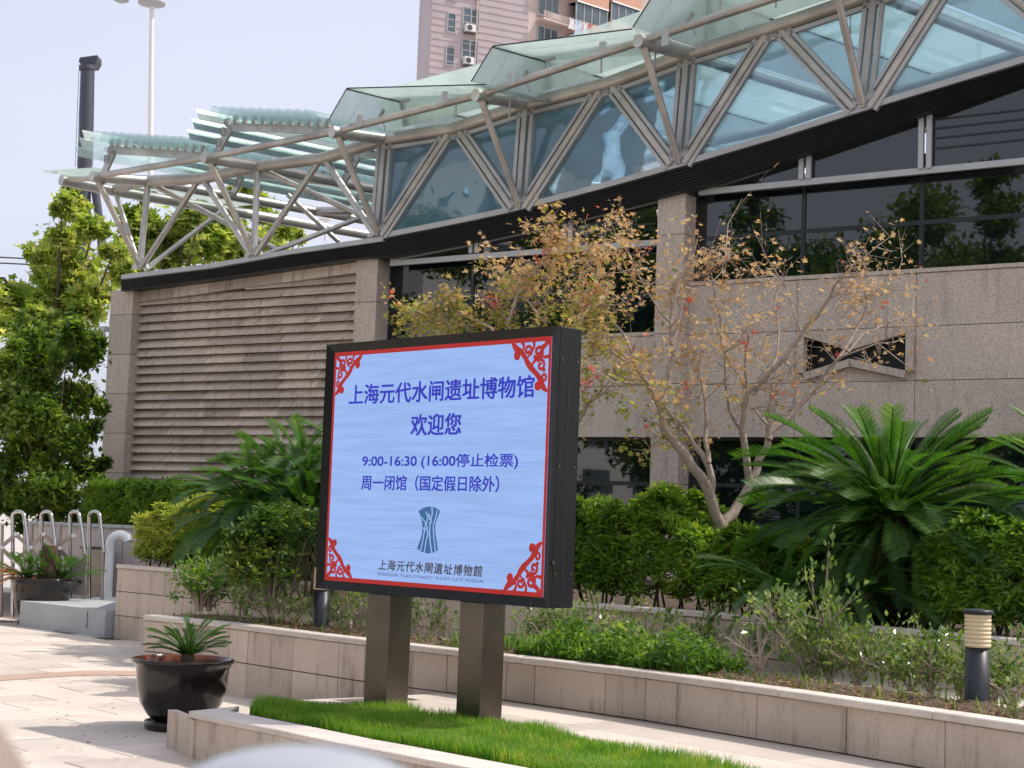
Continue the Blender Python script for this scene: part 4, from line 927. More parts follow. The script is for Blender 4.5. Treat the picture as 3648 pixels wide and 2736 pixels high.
# lettering
dg = None
def text(body, name, x0, x1, yc, hpx, mat, bold=0.0, o=-.0195, shear=0, spacing=1.0):
    """text fitted on the screen between picture columns x0 and x1 (crop pixels of the sign)"""
    cu = bpy.data.curves.new(name, 'FONT'); cu.body = body; cu.size = 1; cu.offset = 0; cu.fill_mode = 'FRONT' if hasattr(cu, 'fill_mode') else cu.fill_mode; cu.dimensions = '2D'; cu.shear = shear; cu.space_character = spacing
    to = bpy.data.objects.new(name + '_curve', cu); C.objects.link(to)
    dgr = bpy.context.evaluated_depsgraph_get(); me = bpy.data.meshes.new_from_object(to.evaluated_get(dgr)); bpy.data.objects.remove(to); bpy.data.curves.remove(cu)
    co = np.empty(len(me.vertices) * 3); me.vertices.foreach_get('co', co); co = co.reshape(-1, 3); lo, hi = co.min(0), co.max(0)
    A_ = SG(*f5(x0, yc[0])); B_ = SG(*f5(x1, yc[1])); ua, ub = np.dot(A_ - pS, dS), np.dot(B_ - pS, dS); zc = (A_[2] + B_[2]) / 2
    hA = (SG(*f5(x0, yc[0] - hpx / 2))[2] - SG(*f5(x0, yc[0] + hpx / 2))[2]); H_ = hA
    u = ua + (co[:, 0] - lo[0]) / (hi[0] - lo[0]) * (ub - ua); z = zc + ((co[:, 1] - lo[1]) / (hi[1] - lo[1]) - .5) * H_
    fs_ = [tuple(p_.vertices) for p_ in me.polygons]; mb2 = MB(); bw_ = bold * H_ * .8; k_ = 0
    for du, dz_ in ([(0, 0), (bw_, bw_ * .6), (-bw_, bw_ * .6), (bw_, -bw_ * .6), (-bw_, -bw_ * .6)] if bold else [(0, 0)]):
        mb2.add([sp(a + du, b + dz_, o + k_ * .00012) - ORG[sroot.name] for a, b in zip(u, z)], fs_); k_ += 1
    me = bpy.data.meshes.new(name); me.from_pydata(mb2.v, [], mb2.f); me.materials.append(mat); me.update()
    ob = bpy.data.objects.new(name, me); C.objects.link(ob); ob.parent = scr; ORG[ob.name] = ORG[sroot.name]; return ob
text('上海元代水闸遗址博物馆', 'title_text', 207, 1199, (459, 417), 104, M['led_txt'], .035)
text('欢迎您', 'title_text', 538, 806, (624, 617), 112, M['led_txt'], .035)
text('9:00-16:30 (16:00停止检票)', 'hours_text', 277, 1112, (820, 819), 76, M['led_txt'], .030)
text('周一闭馆（国定假日除外）', 'hours_text', 272, 1010, (935, 939), 80, M['led_txt'], .030)
text('上海元代水閘遺址博物館', 'name_text', 362, 922, (1378, 1407), 56, M['led_dark'], .03, shear=.12, spacing=1.15)
text('SHANGHAI YUAN DYNASTY WATER GATE MUSEUM', 'name_text', 357, 925, (1427, 1463), 17, M['led_grey'], .03, spacing=1.1)
m = MB(); LG = lambda x, y, o=-.0195: SG(*f5(x, y), o)
out = [(590, 1086), (615, 1070), (648, 1062), (680, 1068), (706, 1086), (697, 1110), (682, 1150), (678, 1180), (684, 1225), (690, 1270), (695, 1298), (670, 1310), (638, 1315), (605, 1306), (582, 1288), (596, 1250), (606, 1215), (611, 1180), (608, 1140), (600, 1112)]
cc = LG(645, 1185); m.add([cc] + [LG(*q) for q in out], [(0, i + 1, (i + 1) % len(out) + 1) for i in range(len(out))]); m.build('logo', M['led_logo'], scr, recalc=False)
m = MB(); pl2 = lambda q, o: LG(q[0], q[1], o); k = 0; sw_ = 1.0
for pts, w in [([(662, 1066), (664, 1100), (652, 1150), (648, 1200), (652, 1250), (660, 1312)], 7), ([(630, 1090), (640, 1120), (632, 1160), (640, 1210), (628, 1260), (620, 1310)], 6),
               ([(690, 1084), (680, 1130), (668, 1170), (672, 1230), (680, 1304)], 6), ([(606, 1120), (628, 1150), (620, 1200), (612, 1250), (600, 1302)], 6), ([(645, 1100), (650, 1130), (662, 1150)], 7), ([(612, 1175), (624, 1190), (640, 1172)], 7)]:
    stroke(m, pts, w, pl2, -.0190 + k * .0002); k += 1
m.build('logo_lines', M['led_bg'], scr, recalc=False)
def logo_stripe(): pass
# posts
def spx(x, y, z): return np.dot(xy(atz(x / S, y / S, z)) - pS, dS)
for (xa, xb, ya) in [(1294, 1374, 2497), (1623, 1708, 2545)]:
    a, b = np.dot(xy(onp(xa / S, ya / S, pS - nS * .02, nS)) - pS, dS), np.dot(xy(onp(xb / S, ya / S, pS - nS * .02, nS)) - pS, dS)
    m = MB(); m.box(sp((a + b) / 2, (.15 + zb_ - .002) / 2, -.02 - .10), dS * (b - a) / 2, nS * .10, Z * (zb_ - .152) / 2, .004); m.build('post', M['bronze'], sroot)
m = MB(); m.tube([SG(1971 / S, 2040 / S) * 0 + sp(xr + .0, zb_ + .28, -.035) + dS * 0, sp(xr + .012, zb_ + .28, -.035)], .014, 10); m.build('lock', M['black'], sroot)
for zf in (.12, .5, .88):
    zz = zb_ + (zt_ - zb_) * zf
    for o_ in (-.06, -.20): m = MB(); m.tube([sp(xr - .001, zz, o_), sp(xr + .004, zz, o_)], .009, 8); m.build('screw', M['bronze'], sroot)
m = MB(); m.box(sp(xr + .0005, (zt_ + zb_) / 2, -.125), dS * .0015, nS * .0025, Z * (zt_ - zb_) * .49); m.build('panel_seam', M['black'], sroot)
for u_ in (.06, .35, .65, .94):
    for z_ in (zt_ - .018, zb_ + .018): m = MB(); q_ = sp(xl + (xr - xl) * u_, z_, -.004); m.tube([q_, q_ + nS * .004], .006, 8); m.build('screw', M['bronze'], sroot)
# ------------------------------------------------------------------ garden lamps
def bollard(x, y, z, label):
    b = atz(x, y, z); b = V(b[0], b[1], z); r = empty('garden_lamp', b, label, 'lamp', 'garden lamps in the planter')
    m = MB(); m.lathe(b, [(.072, -.05), (.07, .35), (.0, .352)], 20); m.build('post', M['lamp_black'], r)
    m = MB(); pr_ = []
    for i in range(8): z0 = .352 + i * .0245; pr_ += [(.071, z0), (.0775, z0 + .004), (.0785, z0 + .012), (.0775, z0 + .020), (.0715, z0 + .0235)]
    m.lathe(b, pr_, 24); m.build('lantern', M['cream'], r)
    m = MB(); m.lathe(b, [(0, .545), (.082, .545), (.093, .556), (.093, .566), (.085, .574), (0, .580)], 24); m.build('cap', M['lamp_black'], r)
bollard(2110, 1528, .575, 'black garden lamp with ribbed cream lantern in the right part of the planter')
bollard(692, 1362, .575, 'black garden lamp with cream lantern half hidden by the left edge of the sign')
P = []
for _ in range(170):
    x, y = random.uniform(0, 600), random.uniform(1390, 1655) if random.random() < .6 else random.uniform(1370, 1500); q = atz(x, y, .008); P.append(q)
P = np.array(P); P = P[(P[:, 0] < np.interp(P[:, 1], [9, 10.5, 12, 14.4, 15.1], [-2, -2.1, -1.2, -2.7, -3.4]))]
tag(soup('fallen_leaves', *LEAF, P, rotmats(len(P), .15), .035 * RNG.uniform(.3, 1.2, len(P)), M['litter']), 'scattered dry leaves and grit on the forecourt paving', 'litter', kind='stuff')
# ------------------------------------------------------------------ museum building
bld = empty('museum_building', col(pF, 0), 'granite-clad museum with dark glazing and a stone louvre wall', 'building')
def pil(xs, ys, ztop_px, joints_px, zlow=.4):
    """xs: picture columns of front left, front right at row ys"""
    a, b = vline(xs[0], ys), vline(xs[1], ys); ztop = F(xs[0], ztop_px)[2]
    js = [zlow] + sorted(F(xs[0], j)[2] for j in joints_px) + [ztop]; js = [j for i, j in enumerate(js) if i == 0 or j > js[i - 1] + .02]
    for z0, z1_ in zip(js[:-1], js[1:]):
        m = MB(); m.box(col((a + b) / 2, (z0 + z1_) / 2) - nF * .32, (b - a) / 2, nF * .32, Z * ((z1_ - z0) / 2 - .004), .006); m.build('pillar_block', M['granite'], bld)
    m = MB(); m.box(col((a + b) / 2, (js[0] + ztop) / 2) - nF * .32, (b - a) / 2 - dF * .012, nF * .308, Z * ((ztop - js[0]) / 2 - .006)); m.build('pillar_core', M['joint'], bld)
    return a, b, ztop
L1 = pil((227.5, 276), 840, 628, (682, 767, 851, 936, 1021, 1106))
L2 = pil((766.5, 813), 640, 557, (654, 740, 826, 910, 995, 1080))
L3 = pil((1411, 1471), 775, 412, (510, 616, 722, 830, 938, 1045))
# far pillar right of frame bounds the wall
OC = -.19                                    # cladding plane behind the pillar faces
FC = lambda x, y: F(x, y, OC)
def uof(p): return np.dot(p - pF, dF)
def fp(u, z, off=0.0): return V(pF[0], pF[1], 0) + dF * u + nF * off + Z * z
def panel(u0, u1, z0, z1_, off, mat='granite', th=.03, g=.004, name='wall_panel', par=None):
    m = MB(); m.box(fp((u0 + u1) / 2, (z0 + z1_) / 2, off - th / 2), dF * ((u1 - u0) / 2 - g), nF * th / 2, Z * ((z1_ - z0) / 2 - g), .003); return m.build(name, M[mat], par or bld)
uP3 = uof(L3[1]); uP3l = uof(L3[0]); uP2 = uof(L2[1]); uP1 = uof(L1[1]); uP2l = uof(L2[0])
uJ = [uof(FC(x, 850)) for x in (1718, 1976)]; dJ = uJ[1] - uJ[0]
us = [uP3, uJ[0], uJ[1], uJ[1] + dJ, uJ[1] + 2 * dJ]
zb = [FC(1760, 945)[2], FC(1978, 822)[2], FC(1978, 705)[2], FC(1980, 590)[2]]
print('band z', zb, 'u', us, 'pillar', L1[2], L2[2], L3[2], uP1, uP2l, uP2, uP3l, uP3)
# bow-tie opening lies in middle row between uJ[0] and uJ[1]
bt = {k: FC(*q) for k, q in dict(tl=(1742, 733), tm=(1833, 758), tr=(1962, 721), br=(1960, 804), bm=(1841, 776), bl=(1742, 804)).items()}
for r in range(3):
    for c in range(4):
        if r == 1 and c == 1: continue
        panel(us[c], us[c + 1], zb[r], zb[r + 1], OC)
um = uof(bt['bm']); ul_, ur_ = uof(bt['tl']), uof(bt['tr'])
pt = lambda u, z: fp(u, z, OC)
zt0, zm_t, zt1 = bt['tl'][2], bt['tm'][2], bt['tr'][2]; zt0 = zt1
zbl = (bt['bl'][2] + bt['br'][2]) / 2; zmb = bt['bm'][2]
u0_, u1_ = uJ[0] + .004, uJ[1] - .004; zz0, zz1 = zb[1] + .004, zb[2] - .004
def pc_(poly, name='wall_panel', mat='granite', off=OC, th=.03):
    m = MB(); m.prism([fp(u, z, off - th) for u, z in poly], nF * th); return m.build(name, M[mat], bld)
pc_([(u0_, zz0), (ul_, zbl), (ul_, zt0), (u0_, zz1)]); pc_([(u1_, zz0), (u1_, zz1), (ur_, zt0), (ur_, zbl)])
pc_([(u0_, zz1), (ul_, zt0), (um, zm_t), (um, zz1)]); pc_([(um, zz1), (um, zm_t), (ur_, zt0), (u1_, zz1)])
pc_([(u0_, zz0), (um, zz0), (um, zmb), (ul_, zbl)]); pc_([(um, zz0), (u1_, zz0), (ur_, zbl), (um, zmb)])
fr = [((ul_, zt0), (um, zm_t)), ((um, zm_t), (ur_, zt0)), ((ur_, zt0), (ur_, zbl)), ((ur_, zbl), (um, zmb)), ((um, zmb), (ul_, zbl)), ((ul_, zbl), (ul_, zt0))]
cen = np.array([um, (zt0 + zbl) / 2])
for (a, b) in fr:
    a, b = np.array(a), np.array(b); t_ = (b - a) / np.linalg.norm(b - a); nn_ = np.array([-t_[1], t_[0]])
    if np.dot(nn_, (a + b) / 2 - cen) < 0: nn_ = -nn_
    a2, b2 = a + nn_ * .10 - t_ * 0, b + nn_ * .10
    m = MB(); m.prism([fp(*a, OC + .002), fp(*b, OC + .002), fp(*b2, OC + .002), fp(*a2, OC + .002)], nF * .085); m.build('opening_frame', M['granite'], bld)
m = MB(); m.box(fp(um, (zt0 + zbl) / 2, OC - .45), dF * 1.2, nF * .01, Z * .8); m.build('dark_opening', M['black'], bld)
# coping strip over the band
m = MB(); m.box(fp((us[0] + us[-1]) / 2, zb[3] + .03, OC - .05), dF * (us[-1] - us[0]) / 2, nF * .07, Z * .028, .004); m.build('sill', M['granite'], bld)
# left bay band
ulb = uP2; urb = uP3l; zl0 = FC(1262, 941)[2]; zl1 = FC(1262, 731)[2]
zl0 = zb[0]; rows = [zl0, zb[1] + 0.0, zl1]; nb_ = 3
for r in range(2):
    for c in range(nb_): panel(ulb + (urb - ulb) * c / nb_, ulb + (urb - ulb) * (c + 1) / nb_, rows[r], rows[r + 1], OC)
m = MB(); m.box(fp((ulb + urb) / 2, zl1 + .03, OC - .05), dF * (urb - ulb) / 2, nF * .07, Z * .028, .004); m.build('sill', M['granite'], bld)
# curves of the black beam (picture columns, rows) on the pillar plane
Tcur = [(262, 594), (453, 570), (614, 541), (825, 511), (975, 482), (1110, 453), (1300, 404), (1470, 356), (1670, 297), (1865, 235), (2040, 182), (2212, 130), (2420, 66)]
Bcur = [(262, 629), (453, 604), (614, 581), (768, 559), (843, 557), (1024, 521), (1223, 477), (1423, 427), (1509, 407), (1735, 335), (1993, 247), (2212, 166), (2420, 90)]
BO, TO = .12, .30
def cur(cv, x, off): y = np.interp(x, [c[0] for c in cv], [c[1] for c in cv]); return F(x, y, off)
xs = list(np.linspace(262, 2420, 46))
m = MB(); NR = 9; rows_ = []
for x in xs:
    b = cur(Bcur, x, BO - .02); t_ = cur(Tcur, x, TO)
    # keep the same station along the building
    u_ = uof(t_); 
    line = []
    for k in range(NR * 3 + 1):
        f = k / (NR * 3); q = b * (1 - f) + t_ * f; q = q + nF * (.018 if k % 3 == 1 else (.0 if k % 3 == 0 else .018))
        line.append(q)
    rows_.append(line)
K = NR * 3 + 1
vs_ = [q for l in rows_ for q in l]
m.add(vs_, [(i * K + j, (i + 1) * K + j, (i + 1) * K + j + 1, i * K + j + 1) for i in range(len(xs) - 1) for j in range(K - 1)])
# back faces so that it has body
bk = [(l[0] - nF * .55, l[-1] - nF * .75) for l in rows_]
n0 = len(m.v); m.add([p for b_ in bk for p in b_], [])
for i in range(len(xs) - 1):
    a, b = i * K, (i + 1) * K; m.f += [(a, n0 + 2 * i, n0 + 2 * i + 2, b), (a + K - 1, b + K - 1, n0 + 2 * i + 3, n0 + 2 * i + 1)]; m.sm += [False] * 2; m.mi += [0] * 2
m.f += [tuple([j for j in range(K)] + [n0 + 1, n0])]; m.sm += [False]; m.mi += [0]
roofp = empty('roof_structure', col(pF, 4), 'steel roof truss with glass louvres and folded glass bays over the museum', 'roof')
m.build('ribbed_fascia', M['ribbed'], bld, recalc=True)
# gutter cap left part
gx = [262, 350, 453, 540, 614, 700, 790, 828]
for a, b in zip(gx[:-1], gx[1:]):
    A_, B_ = cur(Tcur, a, TO + .02), cur(Tcur, b, TO + .02); d = B_ - A_; mm_ = MB(); mm_.prism([A_ + Z * .005, B_ + Z * .005 - d * .004, B_ - Z * .075 - d * .004, A_ - Z * .075], -nF * .45); mm_.build('gutter_cap', M['alu'], bld)
# silver strips
def strip(cv, x0, x1, h, off, th, mat, name, par, dz=0, n=10):
    xx = np.linspace(x0, x1, n); mm_ = MB()
    for a, b in zip(xx[:-1], xx[1:]):
        A_, B_ = cur(cv, a, off) + Z * dz, cur(cv, b, off) + Z * dz; mm_.prism([A_, B_, B_ - Z * h, A_ - Z * h], -nF * th)
    return mm_.build(name, M[mat], par)
strip(Tcur, 828, 2420, .085, TO + .04, .12, 'silver', 'base_rail', roofp, dz=.06, n=20)
# clerestory
for (x0, x1, sill, mull, bars_) in [(843, 1420, [(843, 563), (1024, 547), (1223, 532), (1419, 517)], (1024, 1226), [(1232, 1416, 498)]),
                                    (1509, 2420, [(1509, 409), (1735, 388), (1993, 365), (2212, 342), (2420, 320)], (1739, 1998), [(2008, 2300, 322), (2008, 2300, 300), (2008, 2300, 279), (2020, 2300, 258)])]:
    o_ = -.06; th = .07
    sc_ = lambda x: F(x, np.interp(x, [c[0] for c in sill], [c[1] for c in sill]), o_)
    mm_ = MB(); A_, B_ = sc_(x0), sc_(x1); mm_.prism([A_, B_, B_ - Z * .085, A_ - Z * .085], -nF * th); mm_.build('clerestory_sill', M['alu'], bld)
    strip(Bcur, x0, x1, .055, o_ + .004, th, 'alu', 'clerestory_rail', bld, n=8)
    for x in mull:
        for dx in (-.055, .055):
            b_ = sc_(x); t_ = cur(Bcur, x, o_); A_ = b_ + dF * dx; mm_ = MB(); mm_.box((A_ + col(A_, t_[2] + .0)) / 2, dF * .035, nF * .03, Z * max(.02, (t_[2] - b_[2]) / 2), .003); mm_.build('mullion', M['alu'], bld)
    cuts = [x0] + list(mull) + [x1]
    for a, b in zip(cuts[:-1], cuts[1:]):
        if b - a < 20: continue
        xx = np.linspace(a + 3, b - 3, 6); g_ = -.11
        up_ = [F(x, np.interp(x, [c[0] for c in Bcur], [c[1] for c in Bcur]), g_) for x in xx]; lo_ = [F(x, np.interp(x, [c[0] for c in sill], [c[1] for c in sill]), g_) for x in xx]
        mm_ = MB(); mm_.prism(up_ + lo_[::-1], -nF * .02); pn_ = mm_.build('clerestory_pane', M['dglass'], bld)
    for (xa, xb, y) in bars_:
        z_ = F(xa, y, -.1)[2]; A_, B_ = F(xa, y, -.100), F(xb, y, -.100); B_ = V(B_[0], B_[1], A_[2]); 
        zt2 = cur(Bcur, xb, -.1)[2]
        mm_ = MB(); mm_.box((A_ + B_) / 2, (B_ - A_) / 2, nF * .006, Z * .012); mm_.build('glass_joint', M['dmull'], bld)
# curtain glazing: upper right, upper left, lower
def glaze(u0, u1, z0, z1_, cols, rws, off, mull='dmull'):
    for i in range(len(cols) - 1):
        for j in range(len(rws) - 1):
            m = MB(); tl = random.uniform(-.004, .004); tz = random.uniform(-.003, .003)
            m.add([fp(cols[i] + .01, rws[j] + .01, off), fp(cols[i + 1] - .01, rws[j] + .01, off + tl), fp(cols[i + 1] - .01, rws[j + 1] - .01, off + tl + tz), fp(cols[i] + .01, rws[j + 1] - .01, off + tz)], [(0, 1, 2, 3)])
            m.build('glass_pane', M['dglass'], bld)
    for c in cols: m = MB(); m.box(fp(c, (rws[0] + rws[-1]) / 2, off), dF * .03, nF * .02, Z * (rws[-1] - rws[0]) / 2); m.build('mullion', M['dmull'], bld)
    for r in rws: m = MB(); m.box(fp((cols[0] + cols[-1]) / 2, r, off), dF * (cols[-1] - cols[0]) / 2, nF * .014, Z * .03); m.build('transom', M['dmull'], bld)
GO = -.34
uc = [uP3 + .02, uof(F(1738, 420, GO)), uof(F(1993, 420, GO))]; dd_ = uc[2] - uc[1]; uc += [uc[2] + dd_, uc[2] + 2 * dd_]
zs1 = F(1735, 391, GO)[2]; zmid = F(1738, 500, GO)[2]
glaze(0, 0, 0, 0, uc, [zb[3] + .05, zmid, zs1], GO)
uc2 = [uP2 + .02, uof(F(1024, 560, GO)), uof(F(1223, 560, GO)), uP3l - .02]
zs2 = F(1024, 549, GO)[2]; glaze(0, 0, 0, 0, uc2, [zl1 + .05, F(1024, 660, GO)[2], zs2], GO)
zl_ = F(1450, 1046, GO)[2]
glaze(0, 0, 0, 0, [uP2 + .02, (uP2 + uP3l) / 2, uP3l - .02], [.4, zl_, zl0 - .01], GO)
glaze(0, 0, 0, 0, [uP3 + .02] + [uP3 + (us[-1] - uP3) * k / 4 for k in (1, 2, 3, 4)], [.4, zl_, zb[0] - .01], GO)
# body behind the glass
m = MB()
m.prism([fp(uP1 - .45, .2, -.42), fp(us[-1] + 2, .2, -.42), fp(us[-1] + 2, zs1 + 1.1, -.42), fp(uP3, zs1 - .3, -.42), fp(uP2, zs2 - .0, -.42), fp(uP1 - .45, L1[2] - .05, -.42)], -nF * 9)
m.build('building_core', M['black'], bld)
# stone louvre wall between pillars 1 and 2
lw = empty('louvre_wall', fp(uP1, 0), 'x', 'x'); bpy.data.objects.remove(lw)
lwo = MB(); lwo.box(fp((uP1 + uP2l) / 2, (L1[2] + .5) / 2, -.38), dF * (uP2l - uP1) / 2, nF * .02, Z * (L1[2] - .5) / 2); louv = lwo.build('louvre_wall', M['joint'], bld)
ORG['louvre_wall'] = ORG[bld.name]
zs_ = [F(284, 576 + .384 * y, -.12)[2] for y in (218, 1192)]; NR_ = 20; dz = (zs_[0] - zs_[1]) / NR_
zlow = zs_[1] - 3 * dz; NC = 6; n_l = NR_ + 3
topz = lambda u: (lambda a, b: a + (b - a) * (u - uP1) / (uP2l - uP1))(F(300, 624, -.12)[2], F(768, 563, -.12)[2])
botz = lambda u: (lambda a, b: a + (b - a) * (u - uP1) / (uP2l - uP1))(F(290, 648, -.12)[2], F(768, 582, -.12)[2])
for r in range(n_l + 8):
    z0 = zlow + r * dz
    for c in range(NC):
        ua_ = uP1 + (uP2l - uP1) * c / NC; ub_ = uP1 + (uP2l - uP1) * (c + 1) / NC; um_ = (ua_ + ub_) / 2
        if z0 + dz > botz(um_) + .09: continue
        zt3 = z0 + dz - .004
        m = MB(); j_ = random.uniform(-.004, .004); A_, B_ = ua_ + .004, ub_ - .004
        # tilted slab: lower edge stands out
        prof = [(-.15 + j_, z0), (-.15 + j_, z0 + .014), (-.262, zt3), (-.285, zt3), (-.20, z0)]
        m.prism([fp(A_, z, o_) for o_, z in prof], dF * (B_ - A_)); m.build('louvre_slab', M['granite_dark'], louv)
for c in range(NC):
    ua_ = uP1 + (uP2l - uP1) * c / NC; ub_ = uP1 + (uP2l - uP1) * (c + 1) / NC
    m = MB(); m.prism([fp(ua_ + .004, botz(ua_) - .04, -.21), fp(ub_ - .004, botz(ub_) - .04, -.21), fp(ub_ - .004, topz(ub_), -.22), fp(ua_ + .004, topz(ua_), -.22)], nF * .07); m.build('top_panel', M['granite_dark'], louv)
# small floodlight on the left pillar
m = MB(); c = F(224, 711, -.1); m.box(c, dF * .09, nF * .06, Z * .05, .01); m.tube([c, c - Z * .14 + dF * .03], .02, 6); tag(m.build('floodlight', M['alu']), 'small grey floodlight fixed to the side of the left pillar', 'light')
# ------------------------------------------------------------------ roof truss
TP = TO + .02                     # truss plane offset in front of pillar plane
N = [(302, 578), (548, 551), (816, 508), (1122, 449), (1466, 354), (1864, 233), (2330, 92)]
J = [(320, 391), (557, 359), (833, 301), (1138, 226), (1486, 117), (1890, -14), (2360, -170)]
MID = [(434, 386), (697, 343), (982, 278), (1311, 182), (1672, 60), (2085, -82)]
O = [(211, 384), (453, 343), (730, 287), (1040, 208), (1391, 92), (1803, -42)]
OP = TP + .92
Np = [F(*q, TP) for q in N]; Jp = [F(*q, TP) for q in J]; Mp = [F(*q, TP) for q in MID]; Op = [F(*q, OP) for q in O]
for i in range(6): print('stub', i, np.round(Jp[i] - Op[i], 2), np.round(Np[i], 2), np.round(Op[i], 2))
def T(name, pts, r, mat='steel', par=None, n=12):
    m = MB(); m.tube(pts, r, n); return m.build(name, M[mat], par or roofp)
for i in range(len(Jp) - 1): T('top_chord', [Jp[i], Mp[i], Jp[i + 1]], .105, 'steel_tan')
for i in range(len(Op) - 1): T('outer_chord', [Op[i] + Z * .03, Op[i + 1] + Z * .03], .058, 'steel_tan')
T('outer_chord', [Op[-1], Op[-1] + (Op[-1] - Op[-2])], .058)
PL = [9.5] * 7
for i in range(6):
    a = Op[i] - Q * .12; T('purlin', [a, Jp[i]], .098, 'steel'); 
    e = Jp[i] + (lambda d: d)(Q) * (8.0 if i < 3 else 7.0); e[2] = Jp[i][2]
    T('purlin', [Jp[i], e], .09, 'steel')
    T('outer_strut', [Op[i] - Z * .05, Np[i] + Z * .02], .052, 'steel_tan')
for i in range(6):
    gl = i >= 2
    if not gl:
        T('diagonal', [Np[i] + dF * .05, Mp[i] - dF * .04], .055); T('diagonal', [Mp[i] + dF * .04, Np[i + 1] - dF * .05], .055); T('vertical', [Np[i], Jp[i]], .058)
    else:
        for a, b in [(Np[i] + dF * .10, Mp[i] - dF * .06), (Mp[i] + dF * .06, Np[i + 1] - dF * .12)]:
            T('diagonal', [a, b], .060, 'steel_tan'); d = unit(b - a); s_ = unit(np.cross(d, nF))
            for sg in (-1, 1):
                m = MB(); m.bar(a + s_ * sg * .095, b + s_ * sg * .095, .05, .07, nF); m.build('glazing_frame', M['silver'], roofp)
        m = MB(); m.bar(Np[i] - Z * .0, Jp[i], .085, .10, nF); m.build('vertical', M['silver'], roofp)
        for sg in (-1, 1): m = MB(); m.bar(Np[i] + dF * sg * .115, Jp[i] + dF * sg * .115 - Z * .05, .06, .07, nF); m.build('glazing_frame', M['silver'], roofp)
        m = MB(); A_, B_ = Jp[i] - Z * .15, Mp[i] - Z * .15; m.bar(A_, B_, .07, .06); m.build('head_frame', M['silver'], roofp)
        m = MB(); A_, B_ = Mp[i] - Z * .15, Jp[i + 1] - Z * .15; m.bar(A_, B_, .07, .06); m.build('head_frame', M['silver'], roofp)
        go = -.03
        for tri in [(Np[i] + Z * .02, Mp[i], Jp[i]), (Np[i] + Z * .02, Np[i + 1] + Z * .02, Mp[i]), (Np[i + 1] + Z * .02, Jp[i + 1], Mp[i])]:
            m = MB(); m.prism([p + nF * go for p in tri], -nF * .012); m.build('glass_pane', M['gl_truss'], roofp)
for i in range(6):
    m = MB(); m.prism([Np[i] + dF * .22 - Z * .02 - nF * .02, Np[i] - dF * .22 - Z * .02 - nF * .02, Np[i] - dF * .10 + Z * .16 - nF * .02, Np[i] + dF * .10 + Z * .16 - nF * .02], nF * .03); m.build('gusset_plate', M['steel'], roofp)
    for q_, r_ in ((Jp[i], .125), (Op[i], .112)):
        m = MB(); m.tube([q_ + Q * .10, q_ + Q * .13], r_, 14); m.build('weld_collar', M['steel'], roofp)
# rear truss plane, two steps back
for step in (3.6, 7.2):
    sh = Q * step
    for i in range(5):
        T('rear_chord', [Jp[i] + sh, Mp[i] + sh, Jp[i + 1] + sh], .085, 'steel', n=8)
        if step > 5 or i >= 2 or True:
            if step > 5:
                T('rear_diagonal', [Np[i] + sh, Mp[i] + sh], .045, 'steel', n=6); T('rear_diagonal', [Mp[i] + sh, Np[i + 1] + sh], .045, 'steel', n=6); T('rear_vertical', [Np[i] + sh, Jp[i] + sh], .045, 'steel', n=6)
# leftmost purlin C and its links
c0 = F(132, 389, OP + .1); c1 = F(244, 412, TP); ce = c1 + Q * 8.2; T('purlin', [c0, c1, ce], .10, 'steel')
T('link_tube', [c0 + Q * .1 + Z * .02, Op[0]], .05, 'steel_tan'); T('link_tube', [c1 + Z * .02, Jp[0]], .085, 'steel_tan'); T('outer_strut', [F(251, 420, TP), Np[0]], .045, 'steel_tan')
T('cross_brace', [Np[0] + V(.1, .1, 0), F(480, 455, TP - 1.2)], .045, 'steel'); T('cross_brace', [Np[1] + V(.1, .1, 0), F(780, 470, TP - 1.2)], .045, 'steel')
for i in (0, 1):
    T('inner_strut', [Jp[i] + Q * .1 - Z * .05, Np[i + 1] + Q * 1.3 + V(0, 0, -.1)], .05, 'steel')
    T('inner_strut', [Mp[i] + Q * 1.8, Np[i + 1] + Q * 3.0 - Z * .3], .045, 'steel')
# corner canopy sheet
sh_ = [F(90, 371, OP + .7), F(181, 361, OP - .3), F(243, 371, OP - .9), F(150, 386, OP)]
m = MB(); q0 = F(92, 371, OP + .35); q1 = F(205, 364, OP - .1); m.prism([q0, q1, q1 + Q * 4 , q0 + Q * 4], Z * .02); m.build('canopy_glass', M['gl_roof'], roofp)
